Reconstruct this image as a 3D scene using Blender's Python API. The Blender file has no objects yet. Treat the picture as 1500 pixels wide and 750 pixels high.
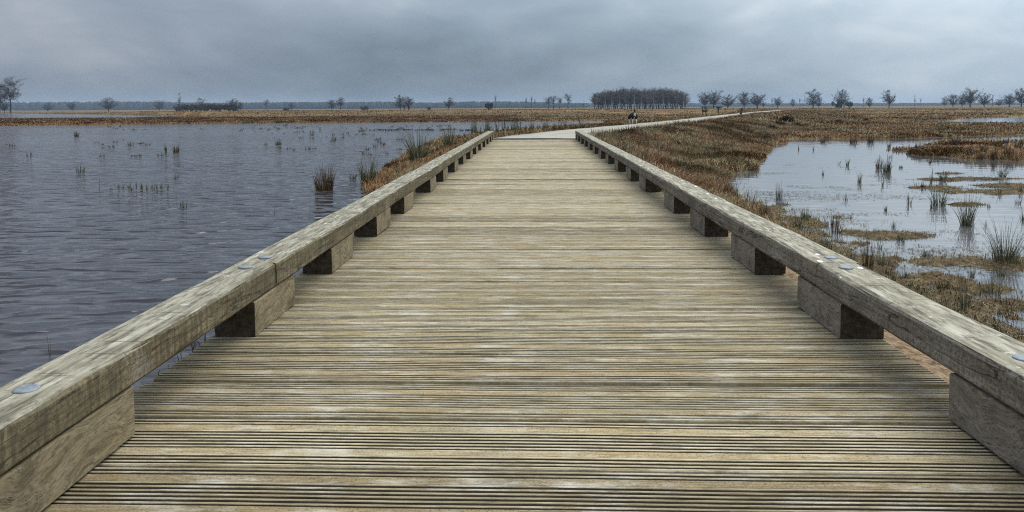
import bpy, bmesh, math, random
import numpy as np
from mathutils import Vector, Matrix

R = math.radians
rnd = random.Random(11)
npr = np.random.default_rng(5)
sc = bpy.context.scene
C = sc.collection

# ------------------------------------------------------------------ camera
F = 1083.0
PITCH, YAW, ROLL = R(4.0), R(1.64), R(-0.3)
SHIFT_Y = -142.0 / 1500
CAM = Vector((0, 0, 1.0))
cam_rot = (Matrix.Rotation(YAW, 3, 'Z') @ Matrix.Rotation(math.pi / 2 - PITCH, 3, 'X')
           @ Matrix.Rotation(ROLL, 3, 'Z'))
cd = bpy.data.cameras.new('camera')
cd.sensor_width = 36
cd.lens = 36 * F / 1500
cd.shift_y = SHIFT_Y
cd.clip_start = 0.05
cd.clip_end = 20000
cam = bpy.data.objects.new('camera', cd)
cam.matrix_world = Matrix.Translation(CAM) @ cam_rot.to_4x4()
C.objects.link(cam)
sc.camera = cam


def ray(u, v):
    x = (u - 750) / F
    y = -(v - 375 - SHIFT_Y * 1500) / F
    return (cam_rot @ Vector((x, y, -1)))


def on_plane(u, v, z=-0.8):
    """point of the level plane z that the survey pixel looks at"""
    d = ray(u, v)
    if d.z > -1e-4:
        d.z = -1e-4
    t = (z - CAM.z) / d.z
    p = CAM + d * t
    return (p.x, p.y)


def at_dist(u, D, v=157):
    d = ray(u, v)
    k = D / d.y
    return (d.x * k, D)


def horizon(u):
    # v at which the ray is level
    lo, hi = 100, 200
    for _ in range(30):
        m = (lo + hi) / 2
        if ray(u, m).z > 0:
            lo = m
        else:
            hi = m
    return lo


# ------------------------------------------------------------------ helpers
def link(o, parent=None):
    C.objects.link(o)
    if parent:
        o.parent = parent
    return o


def tag(o, label=None, cat=None, group=None, kind=None):
    if label: o['label'] = label
    if cat: o['category'] = cat
    if group: o['group'] = group
    if kind: o['kind'] = kind
    return o


def empty(name, loc=(0, 0, 0), rz=0, scale=(1, 1, 1)):
    o = bpy.data.objects.new(name, None)
    o.empty_display_size = 0.2
    o.location = loc
    o.rotation_euler = (0, 0, rz)
    o.scale = scale
    return link(o)


def mesh_from(name, verts, faces, mats, smooth=False, mat_idx=None):
    me = bpy.data.meshes.new(name)
    me.from_pydata([tuple(v) for v in verts], [], [tuple(f) for f in faces])
    for m in (mats if isinstance(mats, (list, tuple)) else [mats]):
        me.materials.append(m)
    if smooth:
        me.polygons.foreach_set('use_smooth', [True] * len(me.polygons))
    if mat_idx is not None:
        me.polygons.foreach_set('material_index', list(mat_idx))
    me.update()
    return me


def obj(name, verts, faces, mats, parent=None, smooth=False, mat_idx=None, loc=None):
    o = bpy.data.objects.new(name, mesh_from(name, verts, faces, mats, smooth, mat_idx))
    if loc: o.location = loc
    return link(o, parent)


def mesh_np(name, V, Fq, mat, smooth=False, nper=None):
    """fast mesh from numpy arrays; Fq (n,k)"""
    me = bpy.data.meshes.new(name)
    n, k = Fq.shape
    me.vertices.add(len(V))
    me.vertices.foreach_set('co', np.asarray(V, np.float32).ravel())
    me.loops.add(n * k)
    me.loops.foreach_set('vertex_index', Fq.astype(np.int32).ravel())
    me.polygons.add(n)
    me.polygons.foreach_set('loop_start', np.arange(0, n * k, k, dtype=np.int32))
    me.polygons.foreach_set('loop_total', np.full(n, k, np.int32))
    if smooth:
        me.polygons.foreach_set('use_smooth', np.ones(n, bool))
    me.materials.append(mat)
    me.update(calc_edges=True)
    me.validate()
    return me


# value noise in numpy ------------------------------------------------------
def _hash(ix, iy, seed):
    h = (ix.astype(np.int64) * 374761393 + iy.astype(np.int64) * 668265263 + seed * 974711) & 0x7fffffff
    h = ((h ^ (h >> 13)) * 1274126177) & 0x7fffffff
    h = h ^ (h >> 16)
    return (h & 0xffff) / 65535.0


def vnoise(x, y, seed=0):
    x0, y0 = np.floor(x), np.floor(y)
    fx, fy = x - x0, y - y0
    fx = fx * fx * (3 - 2 * fx); fy = fy * fy * (3 - 2 * fy)
    a = _hash(x0, y0, seed); b = _hash(x0 + 1, y0, seed)
    c = _hash(x0, y0 + 1, seed); d = _hash(x0 + 1, y0 + 1, seed)
    return (a * (1 - fx) + b * fx) * (1 - fy) + (c * (1 - fx) + d * fx) * fy


def fbm(x, y, seed=0, oct=4):
    s, a, t = 0, 0.5, 0
    for i in range(oct):
        s = s + a * vnoise(x * 2 ** i + 17.3 * i, y * 2 ** i - 9.1 * i, seed + i)
        t += a; a *= 0.5
    return s / t * 2 - 1      # -1..1


def sstep(a, b, x):
    t = np.clip((x - a) / (b - a), 0, 1)
    return t * t * (3 - 2 * t)


def poly_sd(px, py, poly):
    """signed distance, positive inside"""
    poly = np.array(poly)
    d = np.full(px.shape, 1e18); inside = np.zeros(px.shape, bool)
    n = len(poly)
    for i in range(n):
        ax, ay = poly[i]; bx, by = poly[(i + 1) % n]
        ex, ey = bx - ax, by - ay
        L = ex * ex + ey * ey + 1e-12
        t = np.clip(((px - ax) * ex + (py - ay) * ey) / L, 0, 1)
        dd = (px - ax - t * ex) ** 2 + (py - ay - t * ey) ** 2
        d = np.minimum(d, dd)
        c = ((ay > py) != (by > py)) & (px < (bx - ax) * (py - ay) / (by - ay + 1e-12) + ax)
        inside ^= c
    d = np.sqrt(d)
    return np.where(inside, d, -d)


# ------------------------------------------------------------------ node helpers
class NT:
    def __init__(self, name):
        self.m = bpy.data.materials.new(name)
        self.m.use_nodes = True
        self.t = self.m.node_tree
        self.b = self.t.nodes['Principled BSDF']
        self.co = self.t.nodes.new('ShaderNodeTexCoord').outputs['Object']

    def n(self, typ, **kw):
        nd = self.t.nodes.new(typ)
        for k, v in kw.items():
            setattr(nd, k, v)
        return nd

    def l(self, a, b):
        self.t.links.new(a, b)

    def map(self, scale=(1, 1, 1), loc=(0, 0, 0), src=None):
        nd = self.n('ShaderNodeMapping')
        nd.inputs['Scale'].default_value = scale
        nd.inputs['Location'].default_value = loc
        self.l(src or self.co, nd.inputs['Vector'])
        return nd.outputs[0]

    def noise(self, scale, vec=None, detail=4, rough=0.55, dist=0):
        nd = self.n('ShaderNodeTexNoise')
        nd.inputs['Scale'].default_value = scale
        nd.inputs['Detail'].default_value = detail
        nd.inputs['Roughness'].default_value = rough
        nd.inputs['Distortion'].default_value = dist
        self.l(vec or self.co, nd.inputs['Vector'])
        return nd.outputs['Fac']

    def voro(self, scale, vec=None, feature='F1', out='Distance'):
        nd = self.n('ShaderNodeTexVoronoi', feature=feature)
        nd.inputs['Scale'].default_value = scale
        self.l(vec or self.co, nd.inputs['Vector'])
        return nd.outputs[out]

    def ramp(self, fac, stops, interp='LINEAR'):
        nd = self.n('ShaderNodeValToRGB')
        cr = nd.color_ramp
        cr.interpolation = interp
        while len(cr.elements) < len(stops):
            cr.elements.new(0.5)
        for e, (p, c) in zip(cr.elements, stops):
            e.position = p
            e.color = (c, c, c, 1) if isinstance(c, (int, float)) else (*c, 1)
        self.l(fac, nd.inputs[0])
        return nd.outputs[0]

    def mix(self, fac, a, b, mode='MIX'):
        nd = self.n('ShaderNodeMix', data_type='RGBA', blend_type=mode)
        for sock, val in ((nd.inputs[0], fac), (nd.inputs[6], a), (nd.inputs[7], b)):
            if isinstance(val, (int, float)):
                sock.default_value = val
            elif isinstance(val, tuple):
                sock.default_value = (*val, 1)
            else:
                self.l(val, sock)
        return nd.outputs[2]

    def math(self, op, a, b=0.0, c=None):
        nd = self.n('ShaderNodeMath', operation=op)
        for i, v in enumerate((a, b) if c is None else (a, b, c)):
            if isinstance(v, (int, float)):
                nd.inputs[i].default_value = v
            else:
                self.l(v, nd.inputs[i])
        return nd.outputs[0]

    def sep(self, src=None):
        nd = self.n('ShaderNodeSeparateXYZ')
        self.l(src or self.co, nd.inputs[0])
        return nd.outputs

    def island(self):
        return self.n('ShaderNodeNewGeometry').outputs['Random Per Island']

    def objrand(self):
        return self.n('ShaderNodeObjectInfo').outputs['Random']

    def bump(self, h, strength=0.4, dist=0.01, prev=None):
        nd = self.n('ShaderNodeBump')
        nd.inputs['Strength'].default_value = strength
        nd.inputs['Distance'].default_value = dist
        self.l(h, nd.inputs['Height'])
        if prev is not None:
            self.l(prev, nd.inputs['Normal'])
        return nd.outputs[0]

    def done(self, color=None, rough=0.85, normal=None, spec=0.3, metal=0.0):
        b = self.b
        if color is not None:
            if isinstance(color, tuple):
                b.inputs['Base Color'].default_value = (*color, 1)
            else:
                self.l(color, b.inputs['Base Color'])
        if isinstance(rough, (int, float)):
            b.inputs['Roughness'].default_value = rough
        else:
            self.l(rough, b.inputs['Roughness'])
        b.inputs['Specular IOR Level'].default_value = spec
        b.inputs['Metallic'].default_value = metal
        if normal is not None:
            self.l(normal, b.inputs['Normal'])
        return self.m


# ------------------------------------------------------------------ materials
def mat_deck(name, band=False):
    t = NT(name)
    isl = t.island()
    g1 = t.noise(1.0, t.map((5.5, 100, 25)), 7, 0.72)           # long grain
    g2 = t.noise(1.0, t.map((34, 260, 60)), 4, 0.7)          # fine fibres
    patch = t.noise(1.0, t.map((3.6, 13.0, 1)), 7, 0.74)       # bleached areas
    patch2 = t.noise(1.0, t.map((5.0, 18.0, 1), (7, 3, 0)), 7, 0.75)
    if band:
        base = t.ramp(g1, [(0.25, (0.17, 0.125, 0.066)), (0.5, (0.39, 0.315, 0.185)), (0.8, (0.60, 0.51, 0.34))])
        grey = t.ramp(g1, [(0.26, (0.13, 0.108, 0.074)), (0.46, (0.34, 0.30, 0.225)), (0.70, (0.60, 0.555, 0.45))])
        base = t.mix(t.ramp(t.noise(1.0, t.map((1.6, 5.0, 1), (11, 4, 0)), 6, 0.7), [(0.42, 0.0), (0.60, 0.85)]), base, grey)
        base = t.mix(t.ramp(t.noise(170, None, 3, 0.75), [(0.36, 0.75), (0.50, 0.0)]), base, (0.11, 0.082, 0.042))
    else:
        base = t.ramp(g1, [(0.26, (0.13, 0.108, 0.074)), (0.44, (0.365, 0.318, 0.232)), (0.68, (0.66, 0.605, 0.485))])
    tint = t.ramp(isl, [(0.0, (0.55, 0.51, 0.44)), (0.25, (0.82, 0.77, 0.67)), (0.5, (1.0, 0.97, 0.90)),
                        (0.72, (0.86, 0.83, 0.73)), (1.0, (1.16, 1.11, 1.01))])
    c = t.mix(1.0, t.mix(1.0, base, tint, 'MULTIPLY'), (1.05, 1.0, 0.92), 'MULTIPLY')
    c = t.mix(t.ramp(patch, [(0.50, 0.0), (0.68, 0.6)]), c, (0.72, 0.68, 0.59))        # bleached
    c = t.mix(t.ramp(patch2, [(0.35, 0.5), (0.46, 0.0)]), c, (0.095, 0.077, 0.045))      # damp dirt stains
    c = t.mix(t.ramp(t.noise(1.0, t.map((0.7, 1.1, 1), (3, 9, 0)), 4), [(0.54, 0.0), (0.74, 0.25)]), c, (0.22, 0.20, 0.12))  # algae
    spk = t.noise(1.0, t.map((40, 90, 40)), 2, .7)
    c = t.mix(t.ramp(spk, [(0.74, 0.0), (0.80, 0.5)]), c, (0.66, 0.63, 0.55))
    c = t.mix(t.ramp(g2, [(0.3, 0.45), (0.46, 0.0)]), c, (0.08, 0.064, 0.038))
    # traffic keeps the middle clean; dirt and algae stay along the kerbs
    ax = t.math('ADD', t.math('ABSOLUTE', t.sep()[0]), t.math('MULTIPLY', t.noise(2.2, None, 5, .7), 0.9))
    c = t.mix(t.ramp(t.math('MULTIPLY', ax, 0.5), [(0.68, 0.0), (0.95, 0.4)]), c, (0.125, 0.105, 0.062))
    n = t.bump(g1, 0.6, 0.004)
    n = t.bump(g2, 0.7, 0.003, n)
    return t.done(c, 0.8, n, 0.25)


def mat_rail(name, base_cols, warm=False, spot=0.13, topgain=1.0, sawk=0.6):
    t = NT(name)
    g1 = t.noise(1.0, t.map((45, 1.6, 45)), 6, 0.62, 0.3)
    # saw marks run across the timber (vertical on the sides)
    saw = t.noise(1.0, t.map((6, 55, 6)), 4, 0.65)
    blot = t.noise(3.2, None, 6, 0.65)
    fine = t.noise(1.0, t.map((120, 9, 120)), 5, 0.7)
    c = t.ramp(g1, [(0.25, base_cols[0]), (0.5, base_cols[1]), (0.75, base_cols[2])])
    c = t.mix(t.ramp(saw, [(0.42, sawk), (0.54, 0.0)]), c, (0.065, 0.052, 0.031))
    c = t.mix(t.ramp(blot, [(0.38, 0.4), (0.52, 0.0)]), c, (0.10, 0.085, 0.055))
    c = t.mix(t.ramp(blot, [(0.56, 0.0), (0.74, 0.4)]), c, (0.46, 0.45, 0.39))
    c = t.mix(t.ramp(fine, [(0.36, 0.5), (0.50, 0.0)]), c, (0.055, 0.045, 0.028))
    c = t.mix(t.ramp(t.noise(75, None, 3, .75), [(0.40, 0.6), (0.50, 0.0)]), c, (0.06, 0.048, 0.03))
    crk = t.noise(1.0, t.map((9, 0.8, 9), (2, 5, 1)), 5, 0.6, 0.8)
    c = t.mix(t.ramp(crk, [(0.485, 0.0), (0.497, 0.85), (0.503, 0.85), (0.515, 0.0)]), c, (0.03, 0.024, 0.016))
    # weathering and lichen live on the faces that look up
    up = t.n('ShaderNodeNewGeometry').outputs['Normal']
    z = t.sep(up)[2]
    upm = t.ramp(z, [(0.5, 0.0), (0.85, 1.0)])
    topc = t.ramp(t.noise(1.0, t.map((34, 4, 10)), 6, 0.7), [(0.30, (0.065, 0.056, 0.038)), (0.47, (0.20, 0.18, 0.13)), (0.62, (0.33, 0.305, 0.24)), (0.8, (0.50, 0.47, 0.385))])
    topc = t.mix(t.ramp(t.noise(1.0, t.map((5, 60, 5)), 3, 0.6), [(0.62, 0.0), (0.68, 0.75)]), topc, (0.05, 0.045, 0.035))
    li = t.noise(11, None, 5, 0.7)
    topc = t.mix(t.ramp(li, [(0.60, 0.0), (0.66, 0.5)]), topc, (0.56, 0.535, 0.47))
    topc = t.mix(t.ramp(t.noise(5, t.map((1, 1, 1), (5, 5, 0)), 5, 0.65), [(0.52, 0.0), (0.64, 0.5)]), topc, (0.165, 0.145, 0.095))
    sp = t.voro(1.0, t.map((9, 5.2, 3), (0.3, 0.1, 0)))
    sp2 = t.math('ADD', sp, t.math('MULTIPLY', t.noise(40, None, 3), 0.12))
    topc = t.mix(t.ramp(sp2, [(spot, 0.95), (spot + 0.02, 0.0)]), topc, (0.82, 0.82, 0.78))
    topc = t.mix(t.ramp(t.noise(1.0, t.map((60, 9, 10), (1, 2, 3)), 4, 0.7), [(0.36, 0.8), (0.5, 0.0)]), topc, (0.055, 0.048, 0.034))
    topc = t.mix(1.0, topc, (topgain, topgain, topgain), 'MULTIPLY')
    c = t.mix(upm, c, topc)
    n = t.bump(g1, 0.5, 0.006)
    n = t.bump(fine, 0.5, 0.003, n)
    n = t.bump(saw, 0.35, 0.004, n)
    return t.done(c, 0.82, n, 0.2)


M = {}
M['deck'] = mat_deck('weathered_plank')
M['band'] = mat_deck('plank_flat_band', True)
M['rail_warm'] = mat_rail('rail_timber_warm', [(0.085, 0.064, 0.034), (0.185, 0.145, 0.080), (0.30, 0.245, 0.145)], spot=0.10, topgain=1.25)
M['rail_grey'] = mat_rail('rail_timber_grey', [(0.14, 0.120, 0.095), (0.24, 0.208, 0.166), (0.33, 0.293, 0.238)], spot=0.15, topgain=1.4, sawk=0.25)


def mat_block(name, cols):
    t = NT(name)
    # knotty flowing grain
    w = t.n('ShaderNodeTexNoise'); w.inputs['Scale'].default_value = 3.0
    t.l(t.co, w.inputs['Vector'])
    mx = t.n('ShaderNodeVectorMath', operation='MULTIPLY_ADD')
    t.l(w.outputs['Color'], mx.inputs[0]); mx.inputs[1].default_value = (0.25, 0.25, 0.25)
    t.l(t.co, mx.inputs[2])
    g = t.noise(1.0, t.map((30, 4, 42), src=mx.outputs[0]), 5, 0.6)
    blot = t.noise(6, None, 5, 0.65)
    c = t.ramp(g, [(0.25, cols[0]), (0.5, cols[1]), (0.75, cols[2])])
    c = t.mix(t.ramp(blot, [(0.36, 0.6), (0.5, 0.0)]), c, (0.08, 0.065, 0.042))
    c = t.mix(t.ramp(g, [(0.59, 0.0), (0.607, 0.9), (0.624, 0.0)]), c, (0.03, 0.022, 0.014))   # checks
    c = t.mix(t.ramp(t.noise(1.0, t.map((110, 8, 130), src=mx.outputs[0]), 4, .7), [(0.38, 0.6), (0.50, 0.0)]), c, (0.06, 0.047, 0.028))
    # sawn ends: damp, with the shade on these faces painted in
    nx = t.sep(t.n('ShaderNodeNewGeometry').outputs['Normal'])
    endm = t.ramp(t.math('ABSOLUTE', nx[1]), [(0.6, 0.0), (0.9, 1.0)])
    endc = t.ramp(t.noise(30, None, 5, 0.7), [(0.35, (0.030, 0.022, 0.014)), (0.6, (0.085, 0.065, 0.042)), (0.8, (0.14, 0.11, 0.075))])
    c = t.mix(endm, c, endc)
    n = t.bump(g, 0.5, 0.005)
    n = t.bump(t.noise(70, None, 3), 0.4, 0.003, n)
    return t.done(c, 0.85, n, 0.2)


M['block_warm'] = mat_block('block_timber_warm', [(0.14, 0.105, 0.056), (0.26, 0.205, 0.122), (0.35, 0.29, 0.185)])
M['block_grey'] = mat_block('block_timber_grey', [(0.15, 0.126, 0.099), (0.245, 0.21, 0.168), (0.33, 0.287, 0.232)])

t = NT('groove_shade')      # recess shade painted in as a soil brown, on groove bottoms and one wall
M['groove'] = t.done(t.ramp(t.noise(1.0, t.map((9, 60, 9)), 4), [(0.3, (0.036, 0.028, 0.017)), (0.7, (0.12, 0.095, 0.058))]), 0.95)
t = NT('galvanized_steel')
M['bolt'] = t.done(t.ramp(t.noise(60, None, 3), [(0.3, (0.15, 0.165, 0.18)), (0.7, (0.27, 0.29, 0.31))]), 0.6, None, 0.5, 0.3)

t = NT('dark_timber')
M['dark_timber'] = t.done(t.ramp(t.noise(1.0, t.map((8, 8, 1)), 4), [(0.3, (0.025, 0.02, 0.018)), (0.7, (0.06, 0.05, 0.04))]), 0.8)
t = NT('beam_timber')
M['beam'] = t.done(t.ramp(t.noise(1.0, t.map((20, 2, 20)), 4), [(0.3, (0.06, 0.05, 0.035)), (0.7, (0.13, 0.11, 0.08))]), 0.85)

# ground ----------------------------------------------------------------------
t = NT('heath_ground')
big = t.noise(0.035, t.map((0.6, 1.0, 1)), 5, 0.6)
mid = t.noise(0.22, t.map((0.55, 1.0, 1)), 5, 0.62)
small = t.noise(1.7, None, 5, 0.65)
fine = t.noise(14, None, 4, 0.7)
grass = t.ramp(mid, [(0.30, (0.075, 0.030, 0.012)), (0.42, (0.17, 0.075, 0.026)), (0.52, (0.26, 0.165, 0.062)), (0.62, (0.34, 0.245, 0.105)), (0.75, (0.14, 0.12, 0.045))])
heath = t.ramp(small, [(0.3, (0.030, 0.026, 0.014)), (0.5, (0.085, 0.058, 0.026)), (0.7, (0.15, 0.09, 0.038))])
c = t.mix(t.ramp(big, [(0.42, 0.85), (0.58, 0.05)]), grass, heath)
c = t.mix(t.ramp(small, [(0.36, 0.6), (0.48, 0.0)]), c, (0.030, 0.026, 0.012))
c = t.mix(t.ramp(small, [(0.56, 0.0), (0.70, 0.5)]), c, (0.36, 0.27, 0.12))
rust = t.noise(0.30, t.map((1, 1, 1), (31, 7, 0)), 4)
c = t.mix(t.ramp(rust, [(0.52, 0.0), (0.64, 0.55)]), c, (0.16, 0.070, 0.028))
c = t.mix(t.ramp(fine, [(0.38, 0.8), (0.54, 0.0)]), c, (0.045, 0.030, 0.016))
c = t.mix(t.ramp(t.noise(38, None, 3, .7), [(0.54, 0.0), (0.68, 0.5)]), c, (0.36, 0.27, 0.16))
sx_ = t.sep()
sand = t.math('MULTIPLY', t.ramp(t.math('MULTIPLY', sx_[1], 0.05), [(0.60, 1.0), (0.75, 0.0)]), t.ramp(t.math('MULTIPLY', sx_[0], 0.25), [(0.1, 0.0), (0.2, 1.0), (0.72, 1.0), (0.88, 0.0)]))
sc_ = t.ramp(t.noise(16, None, 6, .75), [(0.36, (0.075, 0.046, 0.024)), (0.5, (0.22, 0.145, 0.085)), (0.66, (0.36, 0.26, 0.165))])
c = t.mix(sand, c, sc_)
zz = sx_[2]
mudm = t.math('ADD', t.math('ADD', zz, t.math('MULTIPLY', t.ramp(t.math('MULTIPLY', t.sep()[1], 0.03), [(0.5, 0.0), (0.75, 1.0)]), 0.05)), t.math('MULTIPLY', t.noise(2.4, None, 4), 0.10))
mud = t.ramp(t.noise(11, None, 7, 0.75), [(0.36, (0.026, 0.018, 0.010)), (0.48, (0.085, 0.060, 0.032)), (0.57, (0.16, 0.115, 0.06)), (0.68, (0.27, 0.205, 0.12))])
c = t.mix(t.n('ShaderNodeMapRange').outputs[0] if False else t.ramp(t.math('MULTIPLY_ADD', mudm, 4.0, 3.4), [(0.42, 1.0), (0.85, 0.0)]), c, mud)
n = t.bump(small, 0.5, 0.15)
n = t.bump(fine, 0.9, 0.05, n)
M['ground'] = t.done(c, 0.95, n, 0.1)

t = NT('shell_path')
c = t.ramp(t.noise(0.9, None, 5, 0.6), [(0.3, (0.25, 0.225, 0.175)), (0.55, (0.38, 0.35, 0.285)), (0.8, (0.47, 0.435, 0.36))])
c = t.mix(t.ramp(t.noise(30, None, 3), [(0.35, 0.4), (0.5, 0.0)]), c, (0.25, 0.22, 0.17))
M['path'] = t.done(c, 0.9, t.bump(t.noise(40, None, 3), 0.4, 0.01), 0.2)
t = NT('concrete_edge')
M['concrete'] = t.done(t.ramp(t.noise(12, None, 5), [(0.3, (0.17, 0.17, 0.18)), (0.7, (0.28, 0.28, 0.29))]), 0.85)


def mat_water(name, base, ripple, scale, spec, calm_rough, ior=1.33):
    t = NT(name)
    wa = t.noise(1.0, t.map((1.9 * scale, 3.7 * scale, 1)), 1.0, 0.45, 0.15)
    wb = t.noise(1.0, t.map((4.0 * scale, 9.0 * scale, 1), (3, 1, 0)), 2, 0.5, 0.2)
    wind = t.ramp(t.noise(0.12, t.map((0.5, 1, 1)), 3), [(0.35, 0.45), (0.65, 1.0)])
    # wavelets: isolated steep crests on an almost level sheet
    crest = t.math('POWER', t.math('MULTIPLY', wa, 1.3), 3.0)
    h = t.math('ADD', crest, t.math('MULTIPLY', wb, 0.10))
    h = t.math('MULTIPLY', h, wind)
    n = t.bump(h, ripple, 0.22)
    t.b.inputs['IOR'].default_value = ior
    return t.done(base, calm_rough, n, spec)


M['water_rippled'] = mat_water('peat_water_rippled', (0.038, 0.034, 0.038), 1.0, 1.0, 0.5, 0.10, 1.42)
M['water_calm'] = mat_water('peat_water_calm', (0.10, 0.098, 0.10), 0.03, 0.8, 0.5, 0.03, 1.85)


def mat_blades(name, stops, rough=0.75, stops2=None, patch=0.45, stops3=None):
    t = NT(name)
    c = t.ramp(t.island(), stops)
    if stops2:
        c = t.mix(t.ramp(t.noise(patch, None, 4, 0.6), [(0.46, 0.0), (0.54, 1.0)]), c, t.ramp(t.island(), stops2))
    if stops3:
        c = t.mix(t.ramp(t.noise(patch * 0.8, t.map((1, 1, 1), (40, 11, 0)), 4, 0.6), [(0.52, 0.0), (0.58, 1.0)]), c, t.ramp(t.island(), stops3))
    c = t.mix(1.0, c, t.ramp(t.noise(6, None, 3), [(0.3, 0.65), (0.7, 1.25)]), 'MULTIPLY')
    return t.done(c, rough, None, 0.2)


M['rush_green'] = mat_blades('rush_green', [(0.0, (0.038, 0.044, 0.024)), (0.35, (0.080, 0.090, 0.045)), (0.62, (0.15, 0.15, 0.075)), (0.82, (0.28, 0.24, 0.13)), (1.0, (0.44, 0.37, 0.24))])
M['rush_brown'] = mat_blades('rush_brown', [(0.0, (0.030, 0.020, 0.012)), (0.4, (0.10, 0.060, 0.028)), (0.75, (0.19, 0.115, 0.055)), (1.0, (0.30, 0.22, 0.12))])
M['grass_mix'] = mat_blades('dike_grass', [(0.0, (0.035, 0.022, 0.012)), (0.2, (0.10, 0.050, 0.020)), (0.4, (0.21, 0.095, 0.034)), (0.55, (0.11, 0.095, 0.035)), (0.7, (0.28, 0.185, 0.075)), (0.88, (0.40, 0.30, 0.145)), (1.0, (0.55, 0.45, 0.27))], stops2=[(0.0, (0.030, 0.020, 0.012)), (0.4, (0.085, 0.065, 0.028)), (0.7, (0.15, 0.135, 0.05)), (0.9, (0.30, 0.24, 0.11)), (1.0, (0.48, 0.40, 0.22))],
                             stops3=[(0.0, (0.07, 0.026, 0.012)), (0.4, (0.19, 0.065, 0.026)), (0.75, (0.27, 0.12, 0.045)), (1.0, (0.45, 0.32, 0.16))])
M['grass_rust'] = mat_blades('bank_grass', [(0.0, (0.055, 0.026, 0.012)), (0.3, (0.16, 0.066, 0.022)), (0.6, (0.25, 0.115, 0.038)), (0.85, (0.33, 0.20, 0.08)), (1.0, (0.16, 0.14, 0.05))])
M['rust_dark'] = mat_blades('far_shore_sedge', [(0.0, (0.050, 0.020, 0.010)), (0.5, (0.12, 0.045, 0.018)), (0.85, (0.19, 0.080, 0.030)), (1.0, (0.26, 0.15, 0.06))])
M['olive'] = mat_blades('olive_grass', [(0.0, (0.045, 0.042, 0.018)), (0.4, (0.11, 0.10, 0.04)), (0.75, (0.20, 0.175, 0.075)), (1.0, (0.42, 0.35, 0.20))])
M['heather'] = mat_blades('heather_sprigs', [(0.0, (0.020, 0.017, 0.011)), (0.5, (0.050, 0.040, 0.020)), (0.8, (0.085, 0.065, 0.03)), (1.0, (0.14, 0.09, 0.04))])
M['moss'] = mat_blades('marsh_moss', [(0.0, (0.05, 0.034, 0.016)), (0.35, (0.12, 0.085, 0.042)), (0.65, (0.16, 0.145, 0.06)), (1.0, (0.36, 0.30, 0.18))])
M['litter'] = mat_blades('floating_litter', [(0.0, (0.022, 0.020, 0.012)), (0.5, (0.07, 0.055, 0.028)), (1.0, (0.20, 0.16, 0.08))])


def mat_bark(name, a, b):
    t = NT(name)
    return t.done(t.ramp(t.noise(1.0, t.map((3, 3, 0.6)), 4), [(0.3, a), (0.7, b)]), 0.9)


M['bark'] = mat_bark('grey_bark', (0.030, 0.028, 0.026), (0.085, 0.078, 0.07))
M['birch'] = mat_bark('birch_bark', (0.22, 0.21, 0.20), (0.52, 0.50, 0.47))
M['twig'] = mat_bark('bare_twigs', (0.055, 0.048, 0.046), (0.115, 0.10, 0.094))
M['twig_red'] = mat_bark('reddish_twigs', (0.065, 0.047, 0.044), (0.13, 0.095, 0.09))
M['evergreen'] = mat_bark('evergreen_needles', (0.012, 0.018, 0.013), (0.035, 0.042, 0.026))
M['far_wood'] = mat_bark('far_wood', (0.014, 0.019, 0.023), (0.036, 0.040, 0.042))
M['skin'] = NT('skin').done((0.45, 0.28, 0.2), 0.6)
M['hair'] = NT('hair').done((0.03, 0.02, 0.015), 0.7)
M['black_cloth'] = NT('black_cloth').done((0.012, 0.012, 0.014), 0.9)
M['red_cloth'] = NT('red_cloth').done((0.30, 0.012, 0.035), 0.85)
M['denim'] = NT('dark_trousers').done((0.02, 0.024, 0.035), 0.9)
M['fur_black'] = NT('fur_black').done((0.012, 0.010, 0.010), 0.8)
M['fur_white'] = NT('fur_white').done((0.62, 0.58, 0.52), 0.85)

# ------------------------------------------------------------------ terrain
WATER = -0.8
path_pts = np.array([(0, -12), (0, 23.0), (0.75, 27), (3.1, 33), (6.4, 40.5), (10.9, 52), (15.6, 65), (24.2, 88), (41, 134), (62, 186), (95, 260)], float)


def path_sl(px, py):
    """signed distance to the path's centre line (right positive) and arc length (0 at Y=0)"""
    best = np.full(px.shape, 1e18); s = np.zeros(px.shape); l = np.zeros(px.shape)
    acc = -12.0
    for i in range(len(path_pts) - 1):
        a, b = path_pts[i], path_pts[i + 1]
        e = b - a; L = np.hypot(*e); e = e / L
        tt = np.clip((px - a[0]) * e[0] + (py - a[1]) * e[1], 0, L)
        dx, dy = px - a[0] - tt * e[0], py - a[1] - tt * e[1]
        d2 = dx * dx + dy * dy
        side = e[1] * (px - a[0]) - e[0] * (py - a[1])
        m = d2 < best
        best = np.where(m, d2, best)
        s = np.where(m, np.sqrt(d2) * np.sign(side), s)
        l = np.where(m, acc + tt, l)
        acc += L
    return s, l


P = on_plane
left_pond = [P(-500, 190), P(0, 184.5), P(200, 182.5), P(400, 180.6), P(600, 179.4), P(780, 178.3), P(890, 177.6),
             P(893, 182.5), P(850, 185), P(800, 188), P(750, 191.5), (-5.4, 39), (-4.5, 26), (-4.2, 20.5), (-3.8, 16.8), (-3.2, 15.3), (-1.6, 14.4), (0.2, 13.6), (0.6, 9), (0.6, -14), (-170, -14), (-170, 40)]
right_pond = [(3.9, -14), (3.75, 3), (3.65, 7), (3.6, 10.5), (3.9, 15.5), (5.1, 20), P(1092, 250), P(1121, 219), P(1146, 203.5), P(1250, 203), P(1330, 202.5), P(1400, 200), P(1500, 197), P(1800, 195), (160, 20), (100, -14)]
strip_l = [P(-500, 168), P(0, 166.4), P(150, 168.0), P(285, 171.2), P(200, 173.4), P(0, 174.6), P(-500, 178)]
strip_r = [P(1345, 178), P(1420, 173.2), P(1500, 171), P(1800, 168.5), P(1800, 180), P(1500, 182), P(1420, 181.6), P(1370, 180.6)]
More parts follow.
